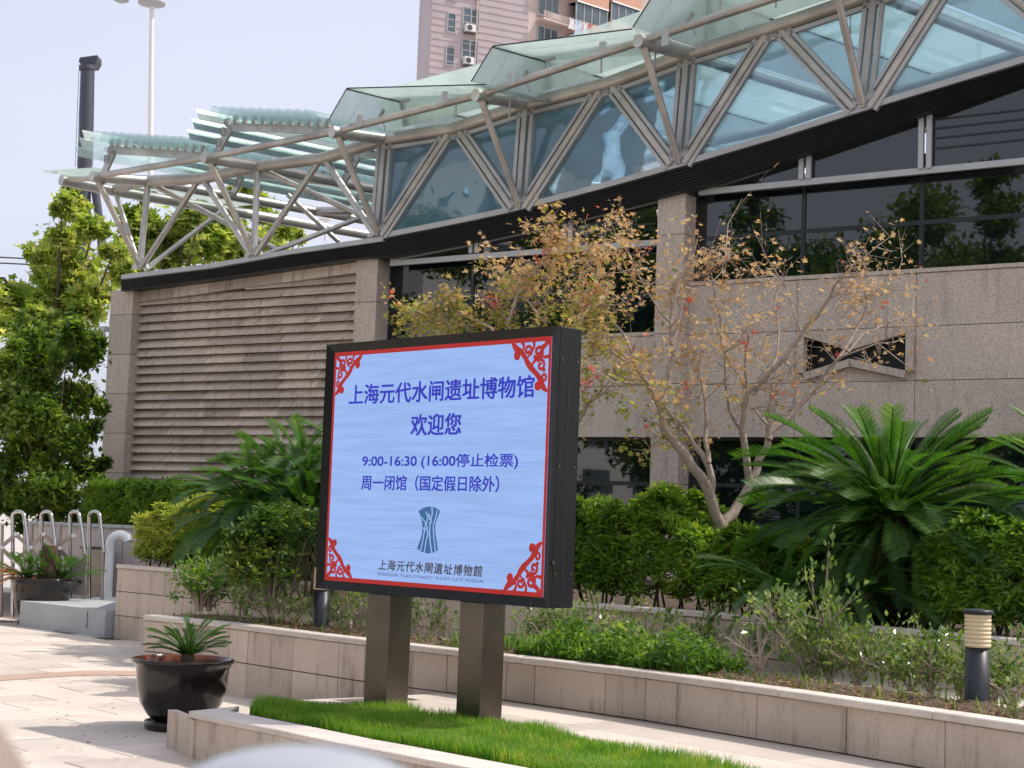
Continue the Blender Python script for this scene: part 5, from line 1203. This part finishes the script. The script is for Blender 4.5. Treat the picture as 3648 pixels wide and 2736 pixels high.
# louvred bays
FP_ = OP + .18
def bracket(pts_px, shift, fat=.13, i=0):
    p3 = [F(x, y, FP_ - .25) + shift for x, y in pts_px]; m = MB(); th = unit(np.cross(dF, nF)) * .07
    for a, b in zip(p3[:-1], p3[1:]): m.bar(a, b, .05, fat, (0, 0, 1))
    m.build('bracket', M['steel'], roofp); return p3
for pts_px, flat_n, stair in [([(224, 376), (247, 325), (322, 329), (452, 340)], 11, [(232, 357), (240, 338), (246, 322)]), ([(465, 337), (499, 275), (600, 277), (722, 285)], 11, [(474, 322), (484, 299), (494, 279)])]:
    for st_ in (0, 2.6, 5.2): bracket(pts_px, Q * st_)
    a = np.array(pts_px[1]); b = np.array(pts_px[-1]); bl_ = [(q[0], q[1]) for q in stair] + [tuple(a + (b - a) * ((k + .6) / (flat_n + .2)) + np.array([0, -3])) for k in range(flat_n)]
    for k, (x, y) in enumerate(bl_):
        p = F(x, y, FP_ - .25); q0 = p - Q * .55 + Z * .06; q1 = p + Q * 7.2 + Z * .06
        up = unit(Z * .85 + dF * .52) if k >= 3 else unit(Z * .9 - dF * .42)
        hh = .19 if k >= 3 else .21
        m = MB(); tv_ = dF * .010; m.prism([q0 - tv_, q0 + tv_, q0 + tv_ + up * hh, q0 - tv_ + up * hh], q1 - q0); m.build('glass_louvre', M['gl_blade'], roofp)
        for st_ in (0, 2.6):
            m = MB(); m.box(p + Q * st_ + Z * .11 - Q * .02, dF * .045, unit(np.cross(dF, Z)) * .03, Z * .07, .008); m.build('clamp', M['alu'], roofp)
# folded glass bays
GP = OP + .38
for pts_px in [[(712, 258), (750, 192), (1050, 184)], [(1019, 177), (1065, 101), (1366, 64)], [(1368, 60), (1432, -40), (1760, -95)], [(1770, -100), (1850, -215), (2250, -290)]]:
    p3 = [F(x, y, GP) for x, y in pts_px]
    for a, b in zip(p3[:-1], p3[1:]):
        nrm = unit(np.cross(b - a, Q)); nrm = nrm if nrm[2] > 0 else -nrm
        for s0, s1 in [(0, .34), (.35, 3.4), (3.42, 6.5)]:
            m = MB(); m.prism([a + Q * s0, b + Q * s0, b + Q * s1, a + Q * s1], nrm * .018); m.build('glass_sheet', M['gl_roof'], roofp)
        m = MB(); m.bar(a - Q * .006 + nrm * .009, b - Q * .006 + nrm * .009, .008, .018, nrm); m.build('sheet_edge', M['dmull'], roofp)
    m = MB(); m.bar(p3[1], p3[1] + Q * 6.5, .02, .03); m.build('ridge_seal', M['lamp_black'], roofp)
    # point fixings
    for fx, s_ in [(.12, .8), (.5, .8), (.88, .8), (.12, 2.4), (.5, 2.4)]:
        c = p3[1] * (1 - fx) + p3[2] * fx + Q * s_ - Z * .03; m = MB(); m.bar(c - dF * .09, c + dF * .09, .05, .05, ch=.01); m.tube([c, c - Z * .3], .014, 6); m.build('point_fixing', M['alu'], roofp)
    c = p3[0] * .45 + p3[1] * .55 + Q * .8 - Z * .03; m = MB(); d_ = unit(p3[1] - p3[0]); m.bar(c - d_ * .09, c + d_ * .09, .05, .05, ch=.01); m.tube([c, c - Z * .25 + dF * .1], .014, 6); m.build('point_fixing', M['alu'], roofp)
for x, y in [(1103, 172), (1302, 105), (777, 262), (961, 211), (1437, 85)]:
    c = F(x, y, OP + .05); m = MB(); m.box(c, dF * .055, nF * .02, Z * .10, .01); m.build('clamp', M['alu'], roofp)
for i in (2, 3, 4):
    A_, B_ = Jp[i] + Z * .14, Jp[i + 1] + Z * .10; m = MB(); m.prism([A_ + dF * .1, B_ - dF * .2, B_ - dF * .2 + Z * .5 + nF * .5, A_ + dF * .1 + Z * .5 + nF * .5], nF * .015); m.build('glass_sheet', M['gl_roof'], roofp)
# ------------------------------------------------------------------ maple
def P6(x, y, Y): return aty(1152 + .457 * x, 424.5 + .457 * y, Y)
def maple(name, label, base, branches, Y, leafn, lsz=.05, xlim=None):
    root = empty(name, base, label, 'tree'); m = MB(); ends = []
    for br, r0, r1, dd in branches:
        n_ = len(br); pts = [P6(x, y, Y + dd * 1.5 * (i / (n_ - 1)) if n_ > 1 else Y) for i, (x, y) in enumerate(br)]
        # smooth
        q = []
        for a, b in zip(pts[:-1], pts[1:]): q += [a, (a + b) / 2 + RNG.normal(0, .012, 3)]
        q.append(pts[-1]); m.tube(q, list(np.linspace(r0 * .8, r1 * .8, len(q))), 7)
        for i, p in enumerate(q):
            if i / len(q) > (.35 if r0 < .05 else .7): ends.append((p, unit(q[min(i + 1, len(q) - 1)] - q[max(i - 1, 0)]), r1))
    m.build('trunk', M['bark'], root)
    tw = MB(); tips = []
    for p, d, r in ends:
        for _ in range(2):
            e = p + (d * random.uniform(.0, .28) + V(*RNG.normal(0, .19, 3)) + V(0, 0, -.02)) * random.uniform(.5, 1.1); mid = (p + e) / 2 + RNG.normal(0, .03, 3)
            tw.tube([p, mid, e], [.0065, .004, .0015], 4, False); tips += [e, e, mid]
            for _ in range(3):
                e2_ = mid + (e - mid) * random.uniform(0, 1) + RNG.normal(0, .13, 3) + V(0, 0, .03); tw.tube([mid + (e - mid) * random.uniform(0, .5), e2_], [.003, .001], 3, False); tips.append(e2_)
    tw.build('twigs', M['twig'], root, recalc=False)
    tips = np.array(tips); ii = RNG.integers(0, len(tips), leafn); P = tips[ii] + RNG.normal(0, .05, (leafn, 3))
    # which picture column: browner to the right, greener low left
    d = (P - CAM) @ R3; X_ = (CX - d[:, 0] / d[:, 2] * FPX) / S; Y_ = (CY + d[:, 1] / d[:, 2] * FPX) / S
    keep = RNG.uniform(0, 1, leafn) < np.clip(1.0 - (X_ - 1300) / 430, .22, 1) * np.where((X_ > 1380) & (X_ < 1560), .75, 1); P, X_, Y_ = P[keep], X_[keep], Y_[keep]
    k = len(P); pg = np.clip((1480 - X_) / 300, 0, .85) * np.clip((Y_ - 520) / 170, 0.25, 1) + np.clip((Y_ - 800) / 150, 0, .6); u = RNG.uniform(0, 1, k)
    red = (np.sin(P[:, 0] * 7) * np.sin(P[:, 2] * 8 + 1) > .88) & (RNG.uniform(0, 1, k) < .75); gr = (u < pg) & ~red; bn = ~red & ~gr
    for nm, mk, mt in [('green_leaves', gr, 'map_green'), ('red_leaves', red, 'map_red'), ('brown_leaves', bn, 'map_brown')]:
        if mk.sum(): soup(nm, *MPL, P[mk], rotmats(int(mk.sum()), 1.0), lsz * RNG.uniform(.45, 1.15, int(mk.sum())), M[mt], root)
    return root
YM = 14.7
br = [([(885, 1640), (880, 1590), (858, 1500), (830, 1400), (790, 1320), (720, 1220), (660, 1150), (610, 1080), (595, 1000)], .075, .042, -.2),
      ([(597, 1000), (570, 940), (545, 880), (480, 800), (380, 740), (300, 680)], .032, .010, -.4), ([(597, 1000), (640, 890), (660, 760), (650, 600), (645, 450)], .035, .012, .3),
      ([(480, 800), (420, 640), (350, 560), (300, 470), (230, 380)], .018, .006, -.4), ([(545, 880), (430, 880), (330, 830), (260, 800)], .016, .006, -.6),
      ([(655, 700), (690, 600), (680, 480), (680, 380), (740, 330), (800, 240)], .018, .006, .2),
      ([(840, 1400), (838, 1310), (800, 1220), (740, 1140), (690, 1060), (615, 990)], .045, .022, .1), ([(830, 1260), (812, 1150), (812, 960), (780, 850), (790, 760)], .030, .010, .2),
      ([(890, 1600), (900, 1530), (960, 1470), (1010, 1390), (1060, 1290), (1108, 1180), (1112, 1080), (1130, 960), (1135, 900)], .070, .026, .3),
      ([(1020, 1340), (1005, 1210), (985, 1100), (995, 1000), (1010, 930), (1100, 850), (1180, 770), (1270, 650)], .045, .022, -.2),
      ([(1270, 650), (1340, 570), (1400, 480), (1440, 400), (1520, 320), (1620, 240)], .020, .006, -.2), ([(1005, 930), (940, 800), (890, 690), (880, 560), (850, 400), (815, 310)], .022, .006, .2),
      ([(985, 1110), (925, 1010), (905, 880), (900, 740)], .022, .008, -.3), ([(1000, 950), (1000, 800), (1020, 650), (1040, 560)], .018, .006, -.3), ([(1110, 850), (1150, 760), (1160, 640), (1140, 520), (1150, 400)], .018, .006, .4),
      ([(1108, 1080), (1040, 1000)], .018, .010, 0), ([(1115, 1150), (1160, 1080), (1250, 1000), (1350, 890), (1430, 780)], .038, .020, .2),
      ([(1430, 780), (1500, 680), (1550, 590), (1590, 480), (1600, 390)], .018, .006, .3), ([(1350, 885), (1450, 760), (1560, 720), (1700, 690)], .018, .006, -.2), ([(1430, 780), (1560, 650), (1680, 590), (1790, 560)], .014, .005, .4),
      ([(1180, 770), (1300, 590), (1420, 520), (1560, 480), (1700, 440)], .014, .005, .4), ([(1270, 650), (1230, 540), (1200, 440), (1140, 370)], .012, .005, .1), ([(650, 600), (560, 480), (500, 380), (470, 300)], .014, .005, -.2), ([(850, 400), (900, 310), (900, 250)], .008, .003, .1)]
mb_ = P6(885, 1700, YM); maple('maple_tree', 'tall multi-stemmed Japanese maple with brown and red leaves against the granite wall', col(mb_, .84), br, YM, 9000, .046)
br2 = [([(60, 1560), (80, 1400), (130, 1250), (200, 1080), (260, 980), (330, 930)], .05, .02, 0), ([(100, 1330), (40, 1050), (-60, 800), (-120, 600), (-180, 480)], .04, .012, .2), ([(-60, 800), (-200, 620), (-330, 560), (-480, 540)], .02, .006, .1),
       ([(-120, 600), (-60, 420), (40, 300), (110, 240), (120, 180)], .02, .006, -.2), ([(40, 1050), (120, 800), (200, 600), (280, 450), (310, 300)], .03, .008, .2), ([(120, 800), (60, 600), (60, 480)], .016, .006, .1), ([(-60, 800), (-300, 680), (-420, 600), (-520, 585)], .016, .006, .2), ([(60, 600), (-20, 500), (-100, 440)], .014, .005, .1)]
mb_ = P6(60, 1600, YM + .3); maple('maple_tree', 'second Japanese maple rising from behind the top edge of the sign', col(mb_, .84), br2, YM + .3, 4000, .046)
# ------------------------------------------------------------------ things behind
c = aty(187, 1120, 70); root = empty('crane_mast', V(c[0], c[1], 0), 'dark slender crane mast with a blunt head above the trees', 'crane')
CMp = lambda x, y: aty(x, y, 70)
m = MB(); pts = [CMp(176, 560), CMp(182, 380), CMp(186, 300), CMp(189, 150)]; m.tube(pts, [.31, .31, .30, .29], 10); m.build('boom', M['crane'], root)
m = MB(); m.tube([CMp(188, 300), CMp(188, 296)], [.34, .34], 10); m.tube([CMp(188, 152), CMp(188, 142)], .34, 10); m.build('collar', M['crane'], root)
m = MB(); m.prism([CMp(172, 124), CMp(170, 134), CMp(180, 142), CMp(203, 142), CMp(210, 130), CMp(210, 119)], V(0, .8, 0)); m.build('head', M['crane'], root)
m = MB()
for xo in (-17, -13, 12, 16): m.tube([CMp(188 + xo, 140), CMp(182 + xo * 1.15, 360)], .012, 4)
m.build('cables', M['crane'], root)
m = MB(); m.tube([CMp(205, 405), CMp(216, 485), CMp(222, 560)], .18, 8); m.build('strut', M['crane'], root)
c = aty(325, 1120, 60); root = empty('high_lamp_post', V(c[0], c[1], 0), 'tall white lamp post rising behind the roof truss', 'street lamp')
LPp = lambda x, y: aty(x, y, 60)
m = MB(); m.tube([LPp(322, 560), LPp(325, 300), LPp(328, 10)], [.11, .10, .085], 10); m.build('pole', M['white'], root)
m = MB(); m.lathe(LPp(328, 6), [(0, .15), (.3, .12), (.52, .0), (.50, -.06), (.2, -.12), (0, -.14)], 16); m.tube([LPp(328, 2), LPp(295, -14), LPp(262, -4)], .04, 6); m.lathe(LPp(262, 1), [(0, .1), (.2, .08), (.3, 0), (.12, -.08), (0, -.09)], 12); m.build('lamp_head', M['concrete'], root)
c = aty(700, 1100, 90)
m = MB(); m.tube([aty(703, 520, 60), aty(704, 495, 60), aty(704, 476, 60)], .06, 6); m.lathe(aty(704, 476, 60), [(0, .1), (.25, .06), (.25, 0), (0, -.05)], 10); tag(m.build('far_street_lamp', M['white']), 'small street lamp showing under the truss right of the trees', 'street lamp')
for y0, y1, w_ in [(548, 562, 'upper'), (566, 574, 'lower')]:
    m = MB(); a, b = aty(-1200, y0 - 60, 40), aty(125, y1, 47); m.tube([a, (a + b) / 2 - Z * .05, b], .022, 5); tag(m.build('overhead_cable', M['lamp_black']), 'thin %s overhead cable at the left edge of the sky' % w_, 'cable')
# pink apartment tower
YT = 139.0
tc = aty(917, 400, YT); tdir = unit((2.1, 1, 0)); a0 = xy(tc)
def pT(x, y): return onp(x, y, a0, V(tdir[1], -tdir[0], 0))
corner = xy(pT(1141, 60)); rdir = unit((1.15, 1, 0)); nT = V(tdir[1], -tdir[0], 0); nR = V(rdir[1], -rdir[0], 0)
def pR(x, y, o=0.0): return onp(x, y, corner + nR * o, nR)
tw = empty('apartment_tower', a0, 'pink tiled high-rise apartment block behind the glass roof', 'building')
HT = 52; L_ = np.linalg.norm(corner - a0); e_ = corner + rdir * 26
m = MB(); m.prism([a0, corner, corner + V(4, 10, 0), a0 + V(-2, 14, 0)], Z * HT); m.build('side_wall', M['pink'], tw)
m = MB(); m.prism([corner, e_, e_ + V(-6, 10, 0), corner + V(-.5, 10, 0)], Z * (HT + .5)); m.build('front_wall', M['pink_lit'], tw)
# tile courses on the side wall
m = MB(); z = 14.0
while z < 50: m.box((a0 + corner) / 2 + Z * z + nT * .02, (corner - a0) / 2, nT * .03, Z * .03); z += .62
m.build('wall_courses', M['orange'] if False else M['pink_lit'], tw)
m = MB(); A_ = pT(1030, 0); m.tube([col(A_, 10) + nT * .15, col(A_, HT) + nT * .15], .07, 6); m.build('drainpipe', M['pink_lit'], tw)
def tower_window(c, d, n_, w, h, sliding=2, mats=('concrete', 'winglass'), grime=True):
    m = MB(); fw = .09
    m.box(c + n_ * .04 + Z * (h / 2), d * (w / 2 + .0), n_ * .05, Z * fw / 2); m.box(c + n_ * .04 - Z * (h / 2), d * (w / 2 + .1), n_ * .10, Z * fw / 2)
    for k in range(sliding + 1): m.box(c + n_ * .041 + d * (w * (k / sliding - .5)), d * fw / 2, n_ * .05, Z * h / 2)
    fo = m.build('window', M[mats[0]], tw)
    for k in range(sliding): m = MB(); m.box(c + n_ * .02 + d * (w * ((k + .5) / sliding - .5)), d * (w / sliding / 2 - fw / 2), n_ * .02, Z * (h / 2 - fw / 2)); m.build('pane', M[mats[1]], fo); 
    return fo
fl = 2.9
for k in range(-3, 6):
    dz_ = k * fl * 1.0
    c = pT(1017, 42) + Z * dz_; tower_window(c, tdir, nT, 1.5, 2.0)
    c = pT(975, 45) + Z * (dz_ - .2); tower_window(c, tdir, nT, .75, 1.7, 1)
    c = pR(1184, 15) + Z * dz_; tower_window(c, rdir, nR, 2.4, 1.9, 3)
    if k in (0, 2, -1):
        c = pT(1011, 64) + Z * dz_ + nT * .4; m = MB(); m.box(c, tdir * .45, nT * .25, Z * .33, .03); ac = m.build('air_conditioner', M['white'], tw)
        m = MB(); m.tube([c - tdir * .12 + nT * .25, c - tdir * .12 + nT * .27], .25, 14); m.build('fan', M['grime'], ac)
        m = MB(); m.box(c - Z * .42, tdir * .5, nT * .3, Z * .03); m.build('bracket', M['grime'], tw)
    # ledge with air conditioner on the front wall
    c = pR(1187, 42) + Z * dz_ + nR * .5; m = MB(); m.box(c - Z * .45, rdir * 1.6, nR * .5, Z * .08); 
    for s_ in np.linspace(-.5, .35, 5): m.box(c + Z * s_ * .7 + nR * .46, rdir * 1.55, nR * .03, Z * .04)
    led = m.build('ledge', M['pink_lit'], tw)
    m = MB(); m.box(c + rdir * .2 - Z * .05, rdir * .5, nR * .25, Z * .32, .03); m.build('air_conditioner', M['white'], led)
    # bay with enclosed balcony
    for (xa, xb, yb_, gl_) in [(1226, 1295, 62, 1), (1302, 1365, 66, 1)]:
        A_ = pR(xa, 45) + Z * dz_; B_ = pR(xb, 45); B_ = V(B_[0], B_[1], A_[2]); c = (A_ + B_) / 2; w = np.linalg.norm(B_ - A_)
        m = MB(); m.box(c + nR * .6 - Z * .75, rdir * w / 2, nR * .6, Z * .60); m.build('balcony', M['orange'], tw)
        tower_window(c + nR * 1.0 + Z * .75, rdir, nR, w - .1, 1.7, 4)
        m = MB(); m.box(c + nR * .6 + Z * 1.62, rdir * w / 2, nR * .62, Z * .07); m.build('balcony_slab', M['white'], tw)
c = pR(1257, 46, 1.9); root = empty('laundry', c, 'washing hung out below a window of the pink apartment block', 'laundry')
for i, (u, w, h, mt) in enumerate([(-1.2, .7, 1.0, 'white'), (-.4, .9, 1.5, 'pl_blue'), (.5, .7, 1.3, 'white'), (1.0, .5, .8, 'pl_red')]):
    if mt not in M: M[mt] = plain(mt, (.55, .62, .75) if mt == 'pl_blue' else (.65, .22, .2), .9, 0, .25, 2)
    m = MB(); g_ = [[c + rdir * (u + w * (a_ / 6 - .5)) + nR * .12 * math.sin(a_ * 1.9 + b_) + Z * (-h * b_ / 4) for a_ in range(7)] for b_ in range(5)]
    m.add([q for r_w in g_ for q in r_w], [(r_ * 7 + k, r_ * 7 + k + 1, (r_ + 1) * 7 + k + 1, (r_ + 1) * 7 + k) for r_ in range(4) for k in range(6)], True); m.build('cloth', M[mt], root, recalc=False)
m = MB(); m.tube([c - rdir * 1.7, c + rdir * 1.5], .03, 5); m.build('rail', M['grime'], root)
# ------------------------------------------------------------------ what the glazing mirrors: trees and a pale block across the street
def far_tree(i, x, y, h, w, cone):
    cl = []
    for k in range(9 if cone else 7):
        f = k / 8; 
        if cone: cl.append((x + RNG.normal(0, .12 * w), y + RNG.normal(0, .12 * w), h * (.22 + .74 * f), w * (1 - .8 * f) * .55 + .3))
        else: cl.append((x + RNG.normal(0, .35 * w), y + RNG.normal(0, .35 * w), h * RNG.uniform(.4, .85), w * .42))
    return cl
spots = [(-20, -6, 14.6, 3.4, 1), (-23, -1, 15.0, 3.0, 1), (-25, 3, 13.0, 4.4, 0), (-27, 6.5, 14.6, 3.0, 1), (-29, 9, 12.8, 4.4, 0), (-31, 12.5, 13.0, 3.4, 1), (-34, 16, 12.6, 4.4, 0), (-17, -11, 15.6, 4.4, 0), (-22, -12, 14, 4, 0), (-27, -3, 13.2, 4.8, 0), (-30, 3, 12.6, 4.8, 0), (-23.5, 1.2, 11.8, 4.4, 0), (-21, -3.5, 12.0, 4.4, 0), (-26, 5, 12.4, 4.2, 0), (-28.5, 7.8, 11.8, 4.2, 0)]
allc = []
for i, (x, y, h, w, cn) in enumerate(spots):
    cl = far_tree(i, x, y, h, w, cn)
    tree('street_tree', 'dark green tree mirrored in the museum glazing', 'tree', V(x, y, 0), cl, 15000, .32, LEAF, M['bush'], .16, gap=.0, cell=.8, hollow=.3, sp=5, group='trees across the street seen only in the glass')
tb = empty('pale_block', V(-62, 27, 0), 'lower pale block mirrored in the first glazed bays beside the open trusses', 'building')
m = MB(); m.box(V(-67, 29, 9.5), V(6, 0, 0), V(0, 8, 0), Z * 9.5); m.build('wall', M['white'], tb)
for fz in range(5):
    for k in range(5):
        m = MB(); m.box(V(-60.9, 23 + k * 3.1, 4 + fz * 3.1), V(.06, 0, 0), V(0, .9, 0), Z * .8); m.build('window', M['winglass'], tb)
        m = MB(); m.box(V(-60.7, 23 + k * 3.1, 2.9 + fz * 3.1), V(.3, 0, 0), V(0, 1.1, 0), Z * .12); m.build('ledge', M['concrete'], tb)
tb = empty('pale_block', V(-62, 6, 0), 'taller pale apartment block mirrored in the glazed bays of the roof truss', 'building')
m = MB(); m.box(V(-66, 0, 10.5), V(6, 0, 0), V(0, 8, 0), Z * 10.5); m.build('wall', M['white'], tb)
for fz in range(7):
    for k in range(5):
        m = MB(); m.box(V(-59.9, -5.8 + k * 2.9, 1.5 + fz * 2.9), V(.06, 0, 0), V(0, .8, 0), Z * .75); m.build('window', M['winglass'], tb)
# ------------------------------------------------------------------ out-of-focus vehicle parts close to the camera
def near(x, y, d): return aty(x, y, d)
M['carpaint'] = plain('silver_car_paint', (.46, .48, .50), .3, .35, .03, 3, coat=.8)
dN = .75; top = aty(640, 1631, dN); wN = (aty(900, 1659, dN)[0] - aty(380, 1659, dN)[0]) / 2
m = MB(); cx0 = (aty(880, 1659, dN)[0] + aty(400, 1659, dN)[0]) / 2; rows2 = []
hN = .085
for i in range(25):
    th = math.pi * i / 24
    for j in range(28):
        ph = 2 * math.pi * j / 28; sgn = lambda v, e: math.copysign(abs(v) ** e, v)
        rows2.append(V(cx0 + .075 * sgn(math.sin(th), .9) * sgn(math.cos(ph), .9), dN + .035 + .05 * sgn(math.sin(th), .9) * sgn(math.sin(ph), .9), top[2] - .050 + .050 * sgn(math.cos(th), .95)))
m.add(rows2, [(i * 28 + j, i * 28 + (j + 1) % 28, (i + 1) * 28 + (j + 1) % 28, (i + 1) * 28 + j) for i in range(24) for j in range(28)], True)
wm = empty('wing_mirror', V(cx0, dN + .03, top[2] - .2), 'blurred silver wing mirror of a vehicle at the bottom edge', 'mirror')
m.build('housing', M['carpaint'], wm)
m = MB(); m.tube([V(cx0 + .012 + .058 * math.cos(t), dN - .012, top[2] - .052 + .042 * math.sin(t)) for t in np.linspace(.25, math.pi - .35, 14)], .0035, 8); m.build('highlight_arc', M['chrome'], wm)  # bright tube imitating the highlight arc on the housing
m = MB(); m.tube([V(cx0 + .02, dN + .04, top[2] - .11), V(cx0 + .06, dN + .02, top[2] - .26)], [.02, .03], 12); m.build('arm', M['lamp_black'], wm)
dM = .6; a1 = aty(-10, 1535, dM); b1 = aty(58, 1659, dM)
m = MB(); M['tan'] = plain('tan_plastic', (.26, .20, .165), .6, 0, .05, 2)
ctr = V(a1[0] - .0475, dM + .05, b1[2] - .037)
prof = []
for i in range(21):
    th = math.pi * i / 20
    for j in range(24):
        ph = 2 * math.pi * j / 24; prof.append(ctr + V(.050 * math.sin(th) * math.cos(ph), .045 * math.sin(th) * math.sin(ph), .058 * math.cos(th)))
m.add(prof, [(i * 24 + j, i * 24 + (j + 1) % 24, (i + 1) * 24 + (j + 1) % 24, (i + 1) * 24 + j) for i in range(20) for j in range(24)], True)
m.tube([ctr - Z * .05, ctr - Z * .2 - V(.05, 0, 0)], .02, 10)
tag(m.build('tan_mirror', M['tan']), 'blurred tan rounded mirror back in the bottom left corner', 'mirror')
